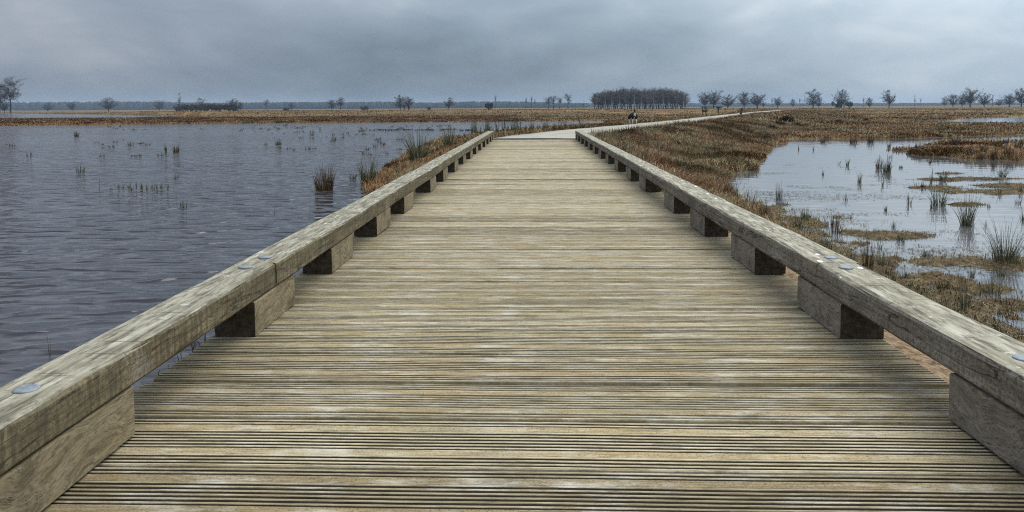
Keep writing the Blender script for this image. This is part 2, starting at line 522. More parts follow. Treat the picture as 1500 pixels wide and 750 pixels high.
strip_r2 = [P(1420, 161.6), P(1500, 159), P(1800, 157), P(1800, 160), P(1500, 162.3)]
strip_r3 = [P(1215, 180), P(1330, 177.8), P(1350, 178.4), P(1240, 181.6)]
island = [P(1322, 226), P(1345, 218), P(1375, 213.5), P(1500, 211), P(1900, 208), P(1900, 236), P(1500, 236), P(1430, 233.5), P(1385, 229.5)]
islets = [(*P(1388, 263), .9, .25), (*P(1440, 262), 1.0, .22), (*P(1482, 281), 1.3, .5), (*P(1497, 272), 1.0, .4), (*P(1345, 220), 1.2, .4),
          (*P(1390, 254), .5, .2), (*P(1372, 275), .6, .22), (*P(1465, 385), .9, .4), (*P(1300, 345), .6, .3), (*P(1420, 300), .4, .15)]


def height(x, y):
    far = np.clip(y / 100, 0.2, 2)
    land = -0.64 + 0.14 * fbm(x * 0.06, y * 0.09, 3) + 0.07 * fbm(x * 0.7, y * 0.9, 8)
    # low dike that carries the walkers, far across the marsh
    dk = sstep(150, 196, y) * (1 - sstep(228, 290, y)) * sstep(-330, -120, x) * (1 - sstep(60, 160, x))
    land = land + dk * (0.95 + 0.12 * fbm(x * 0.05, y * 0.05, 21))
    sdl, sdr = poly_sd(x, y, left_pond), poly_sd(x, y, right_pond)
    wob = 0.9 * fbm(x * 0.35, y * 0.35, 31) * np.clip(y / 30, 0.25, 1.6)
    pl = np.clip(1.0 - np.exp(-(np.maximum(sdl + wob * 0.5, 0)) * 0.9), 0, 1)
    z = land
    zl = np.minimum(land, WATER + 0.04 + (-(sdl + wob * 0.5)) * 0.22)
    z = np.where(sdl + wob * 0.5 > -1.6, np.minimum(z, np.maximum(zl, -1.5)), z)
    sr = sdr + wob * 0.35
    zr = WATER + 0.05 - sr * 0.20
    z = np.where(sr > -1.6, np.minimum(z, np.maximum(zr, -1.35)), z)
    # shallow marsh along the near right bank: mud rises and sinks through the surface
    marsh = (sdr > -0.3) * np.exp(-np.maximum(sdr - 0.3, 0) ** 2 / 5.5) * (1 - sstep(13, 17, y))
    mz = WATER - 0.004 + 0.045 * fbm(x * 0.8, y * 1.1, 41, 2) + 0.15 * fbm(x * 2.8, y * 3.6, 43, 5) + 0.05 * np.exp(-((x - 4.1) / .5) ** 2 - ((y - 7.2) / 1.3) ** 2) - 0.014 * np.maximum(sdr, 0)
    z = np.where((sdr > -0.3) & (marsh > 0.05), np.maximum(z, mz * marsh + (1 - marsh) * z), z)
    for poly, k in ((strip_l, .05), (strip_r, .08), (strip_r2, .05), (strip_r3, .06)):
        sd = poly_sd(x, y, poly) + 2.0 * fbm(x * 0.1, y * 0.15, 55)
        z = np.where(sd > -6, np.minimum(z, np.maximum(WATER - sd * k, -1.2)), z)
    si = poly_sd(x, y, island) + 0.7 * fbm(x * 0.5, y * 0.7, 61)
    z = np.where(si > -1, np.maximum(z, np.minimum(WATER + si * 0.30, -0.64 + 0.10 * fbm(x, y, 9))), z)
    for ix, iy, rx, ry in islets:
        q = 1 - ((x - ix) / rx) ** 2 - ((y - iy) / ry) ** 2 + 1.3 * fbm(x * 2.8, y * 5.0, 71, 4)
        z = np.maximum(z, np.where(q > -1, WATER + 0.045 * np.clip(q, -3, 1), -9))
    # the embankment that carries the path
    s, l = path_sl(x, y)
    crest_r = np.interp(l, [0, 12, 23, 34, 50, 80, 140], [1.5, 1.6, 2.0, 2.8, 3.0, 4.5, 6])
    foot_r = np.interp(l, [0, 7, 11, 16, 22, 28, 34, 46, 60, 90, 140], [3.6, 3.5, 3.5, 4.2, 5.4, 6.2, 6.6, 6.6, 8.5, 13, 16])
    crest_l = np.interp(l, [0, 12, 15.5, 23, 34, 60], [-2, -1.2, 1.9, 2.1, 2.2, 2.4])
    foot_l = np.interp(l, [0, 12, 14, 15.3, 17, 22, 27, 34, 42, 60, 100], [-0.6, 0.4, 2.2, 3.5, 3.9, 4.3, 4.9, 7.5, 9.5, 9.5, 9.5])
    top = np.interp(l, [0, 10, 15, 19, 23, 40, 100, 200], [-0.42, -0.38, -0.22, -0.12, -0.06, -0.04, -0.04, -0.15])
    tuss = 0.10 * fbm(x * 0.9, y * 0.9, 81, 4) + 0.05 * fbm(x * 3, y * 3, 83, 3)
    kr = np.clip((s - crest_r) / (foot_r - crest_r), 0, 2)
    kl = np.clip((-s - crest_l) / (foot_l - crest_l), 0, 2)
    k = np.where(s >= 0, kr, kl)
    prof = np.where(k < 1, top + (WATER + 0.03 - top) * (0.5 * k + 0.5 * k * k * (3 - 2 * k)), WATER + 0.03 - (k - 1) * 0.9)
    offp = sstep(1.45, 2.2, np.abs(s))
    prof = prof + np.where(k < 1.0, tuss * np.clip(1.15 - k, 0, 1) ** .5 * np.maximum(offp, 0.08), 0)
    prof = np.where((np.abs(s) < 1.55) & (l > 22.5), np.minimum(prof, top - 0.02), prof)
    z = np.maximum(z, np.where(k < 1.6, prof, -9))
    # nothing may rise into the deck
    z = np.where((np.abs(x) < 1.8) & (y < 23.35), np.minimum(z, -0.30), z)
    return z


NR, NC = 860, 600
q = np.linspace(0, 1, NR)
yy = 4.0 * (5400 / 4.0) ** q - 9.0
tt = np.linspace(-1, 1, NC)
tt = 1.45 * (0.75 * tt + 0.25 * tt ** 3)
GY, GT = np.meshgrid(yy, tt, indexing='ij')
GX = GT * (GY + 11.0)
GZ = height(GX, GY)
_lt = math.log(5400 / 4.0)


def height1(x, y):
    """terrain height read back from the ground mesh's own grid"""
    fi = min(max(math.log(max(y + 9.0, 4.001) / 4.0) / _lt * (NR - 1), 0), NR - 1.001)
    fj = min(max(float(np.interp(x / (y + 11.0), tt, np.arange(NC))), 0), NC - 1.001)
    i, j = int(fi), int(fj); a, b = fi - i, fj - j
    return float((GZ[i, j] * (1 - b) + GZ[i, j + 1] * b) * (1 - a) + (GZ[i + 1, j] * (1 - b) + GZ[i + 1, j + 1] * b) * a)


V = np.stack([GX, GY, GZ], -1).reshape(-1, 3)
idx = np.arange(NR * NC).reshape(NR, NC)
Fq = np.stack([idx[:-1, :-1], idx[:-1, 1:], idx[1:, 1:], idx[1:, :-1]], -1).reshape(-1, 4)
g = link(bpy.data.objects.new('ground', mesh_np('ground', V, Fq, M['ground'], True)))
tag(g, kind='structure')


def water_sheet(name, xs_inner, sign, mat):
    """level sheet bounded inside the embankment by the path's centre line"""
    inner = [(0.0, -9.0), (0.0, 23.0)] + [tuple(p) for p in path_pts[2:]] + [(140, 900)]
    vs, fs = [], []
    for (x, y) in inner:
        vs.append((x, y, WATER)); vs.append((x + sign * (30 + 1.6 * abs(y + 11)), y, WATER))
    for i in range(len(inner) - 1):
        a = 2 * i
        fs.append((a, a + 1, a + 3, a + 2) if sign > 0 else (a, a + 2, a + 3, a + 1))
    o = obj(name, vs, fs, mat)
    tag(o, kind='structure')


water_sheet('water', None, -1, M['water_rippled'])
water_sheet('marsh_water', None, 1, M['water_calm'])


# path ------------------------------------------------------------------------
def smooth_path(n=160):
    pts = path_pts[1:]
    d = np.r_[0, np.cumsum(np.hypot(*np.diff(pts, axis=0).T))]
    tq = np.linspace(0, d[-1], n)
    x = np.interp(tq, d, pts[:, 0]); y = np.interp(tq, d, pts[:, 1])
    for _ in range(8):
        x[1:-1] = (x[:-2] + 2 * x[1:-1] + x[2:]) / 4
        y[1:-1] = (y[:-2] + 2 * y[1:-1] + y[2:]) / 4
    return x, y, tq


sx, sy, sl = smooth_path()
vs, fs = [], []
for i in range(len(sx)):
    j0, j1 = max(i - 1, 0), min(i + 1, len(sx) - 1)
    e = Vector((sx[j1] - sx[j0], sy[j1] - sy[j0], 0)).normalized()
    nrm = Vector((e.y, -e.x, 0))
    zt = float(np.interp(sl[i] + 23, [0, 10, 16, 23, 40, 100, 200], [-0.42, -0.40, -0.24, 0.0, 0.0, 0.0, -0.09]))
    hw = 1.36 + 0.07 * math.sin(sl[i] * 0.9) + 0.05 * math.sin(sl[i] * 2.3)
    for w, dz in ((-hw - 0.05, -0.12), (-hw, 0.012), (-hw * 0.5, 0.03), (0, 0.036), (hw * 0.5, 0.03), (hw, 0.012), (hw + 0.05, -0.12)):
        p = Vector((sx[i], sy[i], zt + dz)) + nrm * w
        vs.append(p)
    if i:
        for k in range(6):
            a = (i - 1) * 7 + k; b = i * 7 + k
            fs.append((a, a + 1, b + 1, b))
vs = [Vector((v.x, v.y + (0.28 if n < 7 else 0), v.z)) for n, v in enumerate(vs)]
tag(obj('path', vs, fs, M['path'], smooth=True), kind='structure')


# ------------------------------------------------------------------ boardwalk
XL_IN, XL_OUT, XR_IN, XR_OUT = -1.21, -1.405, 1.306, 1.505
Z0R, Z1R = 0.160, 0.275
DECK0, DECK1 = -0.875, 22.9
bw = empty('boardwalk', (0.05, 11.0, 0))
tag(bw, 'weathered timber boardwalk with grooved planks and low kerb rails, running to the pale path', 'boardwalk')
OFF = Vector((0.05, 11.0, 0))


def part(name, vs, fs, mat, parent=bw, smooth=False, mat_idx=None, origin=None):
    """mesh given in world coordinates, stored relative to the thing's base"""
    return obj(name, [Vector(v) - OFF for v in vs], fs, mat, parent, smooth, mat_idx)


vs, fs, mi = [], [], []
y = DECK0
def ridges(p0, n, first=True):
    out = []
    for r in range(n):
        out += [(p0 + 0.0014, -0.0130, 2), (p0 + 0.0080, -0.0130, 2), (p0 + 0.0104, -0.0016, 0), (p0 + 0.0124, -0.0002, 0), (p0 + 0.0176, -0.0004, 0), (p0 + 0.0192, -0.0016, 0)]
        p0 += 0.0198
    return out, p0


# cross-section of one board: ridge, three grooves, flat band, six grooves, flat band, three grooves
prof = [(0.0, -0.032, 0), (0.0, -0.0040, 0), (0.003, -0.0008, 0), (0.0075, -0.0004, 0)]
o_, p0_ = ridges(0.0075, 3); prof += o_
prof += [(p0_ + 0.0005, 0.0, 1), (p0_ + 0.033, 0.0, 1)]
o_, p0_ = ridges(p0_ + 0.033, 6); prof += o_
prof += [(p0_ + 0.0005, 0.0, 1), (p0_ + 0.033, 0.0, 1)]
o_, p0_ = ridges(p0_ + 0.033, 2); prof += o_
W = p0_ + 0.001
prof += [(W, -0.005, 0), (W, -0.032, 0)]
NSEG = 14
bi = 0
while y < DECK1:
    gap = 0.3152 - W + 0.003 + rnd.choice([-0.005, -0.003, -0.001, 0.0, 0.002, 0.004, 0.007])
    dz = rnd.gauss(0, 0.0032); tilt = rnd.gauss(0, 0.012)
    xl = -1.415 + rnd.uniform(-0.008, 0.008); xr = 1.497 + rnd.uniform(-0.008, 0.008)
    flip = rnd.random() < 0.12
    ph = rnd.uniform(0, 6.28); amp = rnd.uniform(0.0004, 0.0016)
    skew = rnd.gauss(0.004, 0.0012)
    b0 = len(vs)
    np_ = len(prof)
    for sgi in range(NSEG + 1):
        x = xl + (xr - xl) * sgi / NSEG
        wz = amp * math.sin(ph + x * 2.1) + 0.0006 * math.sin(ph * 3 + x * 7)
        wy = 0.0012 * math.sin(ph * 2 + x * 1.7) - skew * x
        for (py, pz, _) in prof:
            ppy = W - py if flip else py
            vs.append((x, y + ppy + wy, pz + dz + wz + tilt * (ppy - W / 2)))
    for sgi in range(NSEG):
        for k in range(np_ - 1):
            a = b0 + sgi * np_ + k; b = a + np_
            f = (a, b, b + 1, a + 1)
            fs.append(f[::-1] if flip else f)
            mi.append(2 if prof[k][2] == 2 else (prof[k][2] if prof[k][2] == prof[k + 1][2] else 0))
    fs.append([b0 + k for k in range(np_)][::1]); mi.append(0)
    fs.append([b0 + NSEG * np_ + k for k in range(np_)][::-1]); mi.append(0)
    y += W + gap
    bi += 1
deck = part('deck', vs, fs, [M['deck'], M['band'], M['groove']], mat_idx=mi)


def beam_y(x0, x1, y0, y1, z0, z1, seed=0, ch=0.010, n=None, rough=0.0025):
    """squared timber running along Y: chamfered section, slightly uneven faces"""
    rr = random.Random(seed)
    sec = [(x0 + ch, z0), (x1 - ch, z0), (x1, z0 + ch), (x1, z1 - ch), (x1 - ch * .35, z1 - ch * .35), (x1 - ch, z1), (x0 + ch, z1), (x0 + ch * .35, z1 - ch * .35), (x0, z1 - ch), (x0, z0 + ch)]
    n = n or max(2, int((y1 - y0) / 0.18))
    vs, fs = [], []
    K = len(sec)
    p1, p2 = rr.uniform(0, 6), rr.uniform(0, 6)
    for i in range(n + 1):
        yv = y0 + (y1 - y0) * i / n
        bx = 0.003 * math.sin(p1 + yv * 1.3); bz = 0.002 * math.sin(p2 + yv * 1.7)
        for (x, z) in sec:
            vs.append((x + bx + rr.gauss(0, rough * .5), yv, z + bz + rr.gauss(0, rough * .5)))
    for i in range(n):
        for k in range(K):
            a = i * K + k; b = i * K + (k + 1) % K
            fs.append((a, b, b + K, a + K))
    fs.append(list(range(K))); fs.append(list(range(n * K, n * K + K))[::-1])
    return vs, [tuple(f[::-1]) for f in fs]


BY = [b - 0.068 for b in (1.15, 3.21, 4.44, 5.74, 6.97, 8.74, 10.03, 11.5, 12.96, 14.4, 15.85, 17.3, 18.75, 20.2, 21.6, 22.62)]
JOINTS = [-0.85] + [b - 0.068 for b in (3.475, 7.235, 11.765, 16.115, 19.015, 23.08)]
BL = 0.53


def bolt(parent, x, y, z):
    vs, fs = [], []
    for (r, h) in ((0.031, 0.0), (0.031, 0.004), (0.028, 0.0058), (0.020, 0.0075), (0.010, 0.0088)):
        for k in range(16):
            a = k * math.pi / 8
            vs.append((x + r * math.cos(a), y + r * math.sin(a), z + h))
    for j in range(4):
        for k in range(16):
            a, b = j * 16 + k, j * 16 + (k + 1) % 16
            fs.append((a, b, b + 16, a + 16))
    fs.append(list(range(64, 80)))
    part('bolt_head', vs, fs, M['bolt'], parent, smooth=True)


for side in (-1, 1):
    xi, xo = (XL_IN, XL_OUT) if side < 0 else (XR_IN, XR_OUT)
    x0, x1 = min(xi, xo), max(xi, xo)
    mt, mb = (M['rail_warm'], M['block_warm']) if side < 0 else (M['rail_grey'], M['block_grey'])
    rails = []
    for j in range(len(JOINTS) - 1):
        vsb, fsb = beam_y(x0 + rnd.uniform(-.004, .004), x1 + rnd.uniform(-.004, .004), JOINTS[j] + 0.004, JOINTS[j + 1] - 0.004,
                          Z0R, Z1R + rnd.uniform(-.003, .003), seed=100 * j + side, ch=0.012 if side < 0 else 0.016)
        rails.append(part('kerb_rail', vsb, fsb, mt))
    for n_, yb in enumerate(BY):
        yl = BL + rnd.uniform(-.015, .015)
        if n_ == 0: yl = 2.165 - yb if side < 0 else 2.318 - yb
        if yb + yl > 23.0: yl = 23.0 - yb
        vsb, fsb = beam_y(x0 + 0.008, x1 - 0.008, yb, yb + yl, 0.003, Z0R - 0.002, seed=7 * n_ + side, ch=0.006, n=4, rough=0.0015)
        part('rail_block', vsb, fsb, mb)
        mid = yb + yl / 2 if n_ else (1.83 if side < 0 else 2.10)
        jn = [jj for jj in JOINTS[1:-1] if yb < jj < yb + yl]
        for yy_ in ([jn[0] - 0.11, jn[0] + 0.11] if jn else [mid]):
            k = max(i for i in range(len(JOINTS) - 1) if JOINTS[i] <= yy_)
            if yy_ > (5.0 if jn else 3.0): continue
            bolt(rails[k], (x0 + x1) / 2 + rnd.uniform(-.012, .012), yy_, Z1R + 0.002)

for bx in (-1.1, 0.05, 1.2):
    vsb, fsb = beam_y(bx - 0.06, bx + 0.06, DECK0, DECK1 - .05, -0.20, -0.034, seed=int(bx * 10), n=30)
    part('bearer_beam', vsb, fsb, M['beam'])
for yb in range(1, 22, 4):
    for bx in (-1.1, 1.2):
        vs, fs = [], []
        for z in (-0.2, -1.6):
            for k in range(10):
                a = k * math.pi / 5
                vs.append((bx + 0.09 * math.cos(a), yb + 0.09 * math.sin(a), z))
        for k in range(10):
            fs.append((k, k + 10, (k + 1) % 10 + 10, (k + 1) % 10))
        part('pile', vs, fs, M['beam'], smooth=True)

vsb = [(x, y, z) for x in (-1.42, 1.55) for y in (23.17, 23.32) for z in (-0.25, 0.030)]
o = obj('concrete_edging', vsb, [(0, 1, 3, 2), (4, 6, 7, 5), (0, 4, 5, 1), (2, 3, 7, 6), (1, 5, 7, 3), (0, 2, 6, 4)], M['concrete'])
tag(o, kind='structure')


# ------------------------------------------------------------------ rush clumps
def rush_mesh(name, n, h, spread, mat, lean=0.55, thick=0.006, seed=0, base_r=None, bent=0.1, sides=3):
    rr = random.Random(seed)
    vs, fs = [], []
    base_r = base_r if base_r is not None else spread * 0.35
    for i in range(n):
        a = rr.uniform(0, 6.283)
        r0 = base_r * math.sqrt(rr.random())
        hh = h * (rr.uniform(0.5, 1.0) if rr.random() < 0.7 else rr.uniform(0.2, 0.6)) * (1 - 0.35 * (r0 / max(base_r, 1e-6)) ** 2)
        ln = lean * rr.random() ** 0.8 * (0.35 + 0.65 * r0 / max(base_r, 1e-6))
        dirx, diry = math.cos(a + rr.gauss(0, .5)), math.sin(a + rr.gauss(0, .5))
        bx, by = r0 * math.cos(a), r0 * math.sin(a)
        kink = rr.random() < bent
        b0 = len(vs)
        segs = 4
        th = thick * rr.uniform(0.6, 1.25)
        for s in range(segs + 1):
            f = s / segs
            out = ln * hh * (0.55 * f + 0.45 * f * f)
            zz_ = hh * f * math.sqrt(max(0.2, 1 - (ln * f) ** 2 * 0.55))
            if kink and f > 0.6:
                out += (f - 0.6) * hh * 0.9
                zz_ -= (f - 0.6) * hh * 1.1
            w = th * (1 - 0.72 * f)
            for k in range(sides):
                an = k * 6.283 / sides + i
                vs.append((bx + dirx * out + w * math.cos(an), by + diry * out + w * math.sin(an), zz_ - 0.06 * (s == 0)))
        for s in range(segs):
            for k in range(sides):
                p, q_ = b0 + s * sides + k, b0 + s * sides + (k + 1) % sides
                fs.append((p, q_, q_ + sides, p + sides))
    return mesh_from(name, vs, fs, mat)


def on_terrain(u, v):
    """first point of ground or water along the survey ray"""
    d = ray(u, v); t_ = 3.0
    while t_ < 600:
        p = CAM + d * t_
        if p.z < max(height1(p.x, p.y), WATER): break
        t_ *= 1.003
    return p


def rush(u, v, hpx, wpx, label, kind='green', n=70, name='rush_clump', group=None, z=WATER, lean=None, cat='rush', bent=0.1, flat=None, tk=0.36):
    p = on_terrain(u, v)
    x, y, zz_ = p.x, p.y, max(height1(p.x, p.y), WATER)
    D = y
    h = hpx * D / F; w = wpx * D / F
    ln = lean if lean is not None else min(0.95, 0.8 * w / max(h, .01) * 0.8)
    me = rush_mesh(name, n, h * 1.3, w * 0.5, M['rush_green'] if kind == 'green' else M['rush_brown'], lean=ln,
                   thick=max(0.0024, tk * D / F), seed=int(u * 7 + v), bent=bent, base_r=w * (0.20 if kind == 'green' else 0.33))
    o = link(bpy.data.objects.new(name, me))
    o.location = (x, y, zz_ - 0.01)
    return tag(o, label, cat, group)


RG = 'rushes standing in the right pond'
rush(1473, 383, 60, 78, 'largest dense green rush clump at the right pond, beside the frame edge', n=150, group=RG)
rush(1417, 331, 44, 40, 'upright full green rush clump mirrored in the calm water, taller of the middle pair', n=110, group=RG)
rush(1375, 301, 34, 42, 'fanned olive rush clump in calm water, just behind the tallest middle one', n=70, group=RG)
rush(1299, 252, 23, 28, 'spiky rush clump mid pond leaning right, right of a pair touching each other', n=60, group=RG)
rush(1287, 247, 18, 14, 'thin pale rush clump, left of the touching pair mid pond', n=34, group=RG, kind='brown')
rush(1259, 268, 15, 13, 'small lone rush tuft in open calm water nearer than the touching pair', n=26, group=RG)
rush(1241, 243, 13, 9, 'slim rush tuft, taller of two small neighbours at the pond middle', n=18, group=RG)
rush(1229, 241, 8, 6, 'tiny rush tuft, shorter of two small neighbours at the pond middle', n=10, group=RG)
rush(1381, 264, 14, 22, 'small rush clump with a muddy foot beside a low sod in the right pond', n=36, group=RG)
rush(1364, 269, 24, 9, 'few tall thin rush stems beside a muddy foot in the right pond', n=10, group=RG, lean=.2)
rush(1468, 259, 17, 22, 'loose rush clump standing on the low mossy sods near the island', n=34, group=RG)
rush(1357, 377, 14, 26, 'short squat green rush tuft on a mossy mound in the shallow mud', n=60, group=RG, lean=.8)
rush(1271, 393, 46, 22, 'brown upright reed tuft directly behind the right kerb rail joint', 'brown', n=60, group=RG, lean=.22)
rush(1412, 456, 60, 30, 'tall sparse stems with pale stalks rising behind the right kerb rail', n=30, group=RG, lean=.3)
rush(1452, 432, 36, 56, 'wide sparse rush tuft on the mud between largest clump and rail', n=46, group=RG, lean=.8)
rush(1222, 342, 30, 32, 'bent brown and green tuft in the mud at the marsh edge', 'brown', n=44, group=RG, lean=.7)
rush(1141, 293, 28, 16, 'rusty upright reed stems at the corner of the right pond', 'brown', n=24, group=RG, lean=.25)
rush(1118, 312, 20, 26, 'brown reed tuft at the foot of the bank by the rail', 'brown', n=34, group=RG, lean=.4)
rush(1205, 208, 8, 10, 'dark tussock at the far shore, leftmost of three in a row', 'brown', n=40, group=RG)
rush(1250, 209, 9, 14, 'dark tussock at the far shore, middle of three in a row', 'brown', n=50, group=RG)
rush(1276, 208, 11, 14, 'dark tussock at the far shore, rightmost of three in a row', 'brown', n=50, group=RG)
rush(1170, 219, 9, 5, 'wispy stems near the far corner of the right pond', n=8, group=RG, lean=.2)
rush(1192, 220, 8, 6, 'wispy slanted stems right of the far pond corner', n=8, group=RG, lean=.3)
rush(1302, 215, 10, 9, 'thin tuft in the water in front of the far tussock row', n=16, group=RG)
rush(1320, 246, 5, 11, 'low dark tuft right of the spiky mid pond pair', n=20, group=RG, lean=.8)
for (u, v) in ((1345, 219), (1398, 214), (1420, 228), (1440, 224), (1462, 216), (1478, 229), (1492, 219), (1436, 233), (1370, 224), (1455, 232)):
    rush(u, v, 12 + rnd.uniform(-3, 4), 16, 'rusty grass tussock growing on the long brown island', 'brown', n=60, name='grass_tussock', group='tussocks on the island', cat='grass tussock', lean=.5)

LG = 'rushes standing in the left pond'
rush(475, 279, 36, 38, 'dense brown rush clump in open water left of the bank', 'brown', n=220, group=LG, lean=.5)
rush(540, 268, 38, 56, 'spiky green rush clump on the tip of the left bank', n=150, group=LG, tk=.42, lean=.8)
rush(517, 262, 12, 22, 'low dark tuft between the brown clump and the bank tip', n=34, group=LG)
rush(613, 236, 44, 60, 'large spiky green rush clump halfway along the left bank', n=190, group=LG, tk=.45, lean=.75)
rush(658, 214, 27, 34, 'narrow green rush clump near the end of the left kerb rail', n=110, group=LG, tk=.42)
rush(258, 223, 13, 12, 'small rusty tuft in the open water, right of a close pair', 'brown', n=50, group=LG)
rush(243, 223, 12, 8, 'small dark tuft in the open water, left of a close pair', n=24, group=LG)
rush(408, 212, 9, 20, 'wide low tuft in open water midway to the far shore', n=40, group=LG)
rush(390, 212, 5, 12, 'faint tiny tuft just beside the wide low one', n=12, group=LG)
rush(118, 252, 14, 26, 'loose dark tuft with an upright right edge in open water', n=28, group=LG, lean=.5)
rush(146, 279, 34, 3, 'single tall bare stalk standing alone in the open water', n=2, group=LG, lean=.1, bent=0)
rush(257, 262, 10, 14, 'small ragged tuft above the long reed line', n=14, group=LG)
rush(269, 304, 14, 24, 'ragged tuft with one tall stem, nearest in the open water', n=18, group=LG, lean=.4)
rush(112, 200, 9, 9, 'small brown round tuft toward the far shore', 'brown', n=36, group=LG)
rush(73, 522, 30, 10, 'two thin reddish stems rising just behind the near left kerb rail', 'brown', n=3, group=LG, lean=.3)
rush(402, 312, 22, 3, 'thin dark stem in the water close behind the left rail', n=2, group=LG, lean=.1)
rush(463, 296, 18, 8, 'few thin stems in the water beside the left rail', n=5, group=LG, lean=.2)
rush(584, 254, 16, 20, 'short green tuft at the edge of the left bank', n=22, group=LG)
for i in range(17):
    rush(166 + i * 4.9 + rnd.uniform(-3, 3), 277.5 - .02 * i + rnd.uniform(-2.5, 1.5), rnd.uniform(6, 14), rnd.uniform(4, 8), 'short reed tuft in the long broken reed line in open water', n=8, name='reed_tuft', group='reed line in the left pond', lean=.3, cat='reed')
for i in range(26):
    u = 690 + i * 6.6 + rnd.uniform(-3, 3)
    rush(u, 197 - (u - 690) * 0.052 + rnd.uniform(-2, 1), rnd.uniform(12, 26) * (1.1 if u < 770 else .7), rnd.uniform(7, 15), 'dark slim reed clump along the water past the left rail end', n=22, name='reed_clump', group='reeds between pond and path', lean=.45, cat='reed')
# thin tufts scattered over the right pond
for i in range(34):
    u = rnd.uniform(1130, 1500); v = rnd.uniform(212, 345)
    if v > 250 + (u - 1080) * .45: continue
    hp_ = rnd.uniform(5, 16) * (v / 260)
    rush(u, v, hp_, rnd.uniform(4, 14), 'thin sparse rush tuft scattered in the open right pond', n=rnd.randint(5, 22), name='rush_tuft', group='sparse tufts in the right pond', kind=rnd.choice(['green', 'brown', 'green']), lean=rnd.uniform(.3, .7))
for i in range(26):
    u = rnd.uniform(1150, 1500); v = 300 + (u - 1150) * .36 + rnd.uniform(-10, 75)
    if v > 0.543 * (u - 843) + 170: continue
    rush(u, v, rnd.uniform(12, 30), rnd.uniform(14, 34), 'ragged short rush tuft in the shallow mud behind the right rail', n=rnd.randint(16, 46), name='rush_tuft', group='ragged tufts in the near marsh', kind=rnd.choice(['green', 'brown', 'green']), lean=rnd.uniform(.5, .95), bent=.25)
# bent stems just under the deck edge
for (u, v) in ((232, 575), (246, 552), (268, 545), (300, 512), (286, 522), (318, 495)):
    x, yv = on_plane(u, v, WATER)
    me = rush_mesh('bent_stem', 3, 0.30, 0.06, M['heather'], lean=.7, thick=0.005, seed=int(u), bent=.7)
    o = link(bpy.data.objects.new('bent_stem', me)); o.location = (x, yv, WATER - .01)
    tag(o, 'dark kinked stems poking from the water under the left kerb rail', 'water plant', 'kinked stems under the left rail')
# small tufts scattered over the far part of the left pond
small_meshes = [rush_mesh('sedge_tuft', 14, 0.26, 0.45, M['heather'] if i % 2 else M['rush_brown'], lean=.9, thick=.010, seed=50 + i, bent=.3, base_r=.12) for i in range(5)]
cnt = 0
for i in range(700):
    u = rnd.uniform(-5, 660); v = 184 + 46 * rnd.random() ** 1.8
    if fbm(np.array([u * .012]), np.array([v * .09]), 77)[0] < 0.05: continue
    x, yv = on_plane(u, v)
    if poly_sd(np.array([x]), np.array([yv]), left_pond)[0] < 0.8: continue
    o = link(bpy.data.objects.new('sedge_tuft', rnd.choice(small_meshes)))
    k = rnd.uniform(0.4, 1.15)
    o.location = (x, yv, WATER); o.scale = (k * rnd.uniform(1, 2.2), k, k * rnd.uniform(.4, 1.2)); o.rotation_euler = (0, 0, rnd.uniform(0, 6))
    tag(o, 'tiny dark sedge tuft scattered over the far rippled water', 'sedge', 'sedge tufts in the far left pond')
    cnt += 1
    if cnt > 170: break
for i in range(13):
    u = 545 + i * 12 + rnd.uniform(-4, 4)
    x, yv = on_plane(u, 190.5 + rnd.uniform(-.8, .8))
    me = rush_mesh('sod', 26, 0.16, 0.7, M['rush_brown'] if i % 3 == 0 else M['heather'], lean=1.2, thick=.03, seed=900 + i, base_r=rnd.uniform(.3, .8))
    o = link(bpy.data.objects.new('sod', me)); o.location = (x, yv, WATER); o.scale = (1.2, .6, 1)
    tag(o, 'low dark sod in the broken row before the far shore', 'sod', 'row of sods in the left pond')


# ------------------------------------------------------------------ grass cover (uncountable)
def blades(name, pts, hts, widths, mat, lean=0.6, flat=False):
    """pts (n,3): crossed, curved, pointed blades"""
    n = len(pts)
    a = npr.uniform(0, 6.283, n)
    dirn = np.stack([np.cos(a), np.sin(a), np.zeros(n)], -1)
    sd = np.stack([-np.sin(a), np.cos(a), np.zeros(n)], -1)
    # face blades at random, lean at random
    la = 5.0 * fbm(pts[:, 0] * .55, pts[:, 1] * .55, 997, 3) + npr.normal(0, .75, n)
    ld = np.stack([np.cos(la), np.sin(la), np.zeros(n)], -1)
    sd = np.stack([-np.sin(la + a * .12), np.cos(la + a * .12), np.zeros(n)], -1)
    ln = (npr.random(n) ** 0.6 * lean)[:, None]
    h = hts[:, None]; w = widths[:, None]
    up = np.array([0, 0, 1.0])
    p0 = pts - up * 0.02
    rise = np.sqrt(np.clip(1 - ln ** 2 * .5, .02, 1))
    if flat:
        rise = rise * 0.12
        p0 = pts
    m = pts + up * h * ((.05 if flat else .25) + .40 * rise) + ld * ln * h * 0.35
    tip = pts + up * h * rise + ld * ln * h * 1.15
    Vv = np.stack([p0 - sd * w, p0 + sd * w, m - sd * w * .7, m + sd * w * .7, tip], 1).reshape(-1, 3)
    b = np.arange(n)[:, None] * 5
    q1 = np.concatenate([b + 0, b + 1, b + 3], 1); q2 = np.concatenate([b + 0, b + 3, b + 2], 1); q3 = np.concatenate([b + 2, b + 3, b + 4], 1)
    Fc = np.stack([q1, q2, q3], 1).reshape(-1, 3)
    return link(bpy.data.objects.new(name, mesh_np(name, Vv, Fc, mat)))


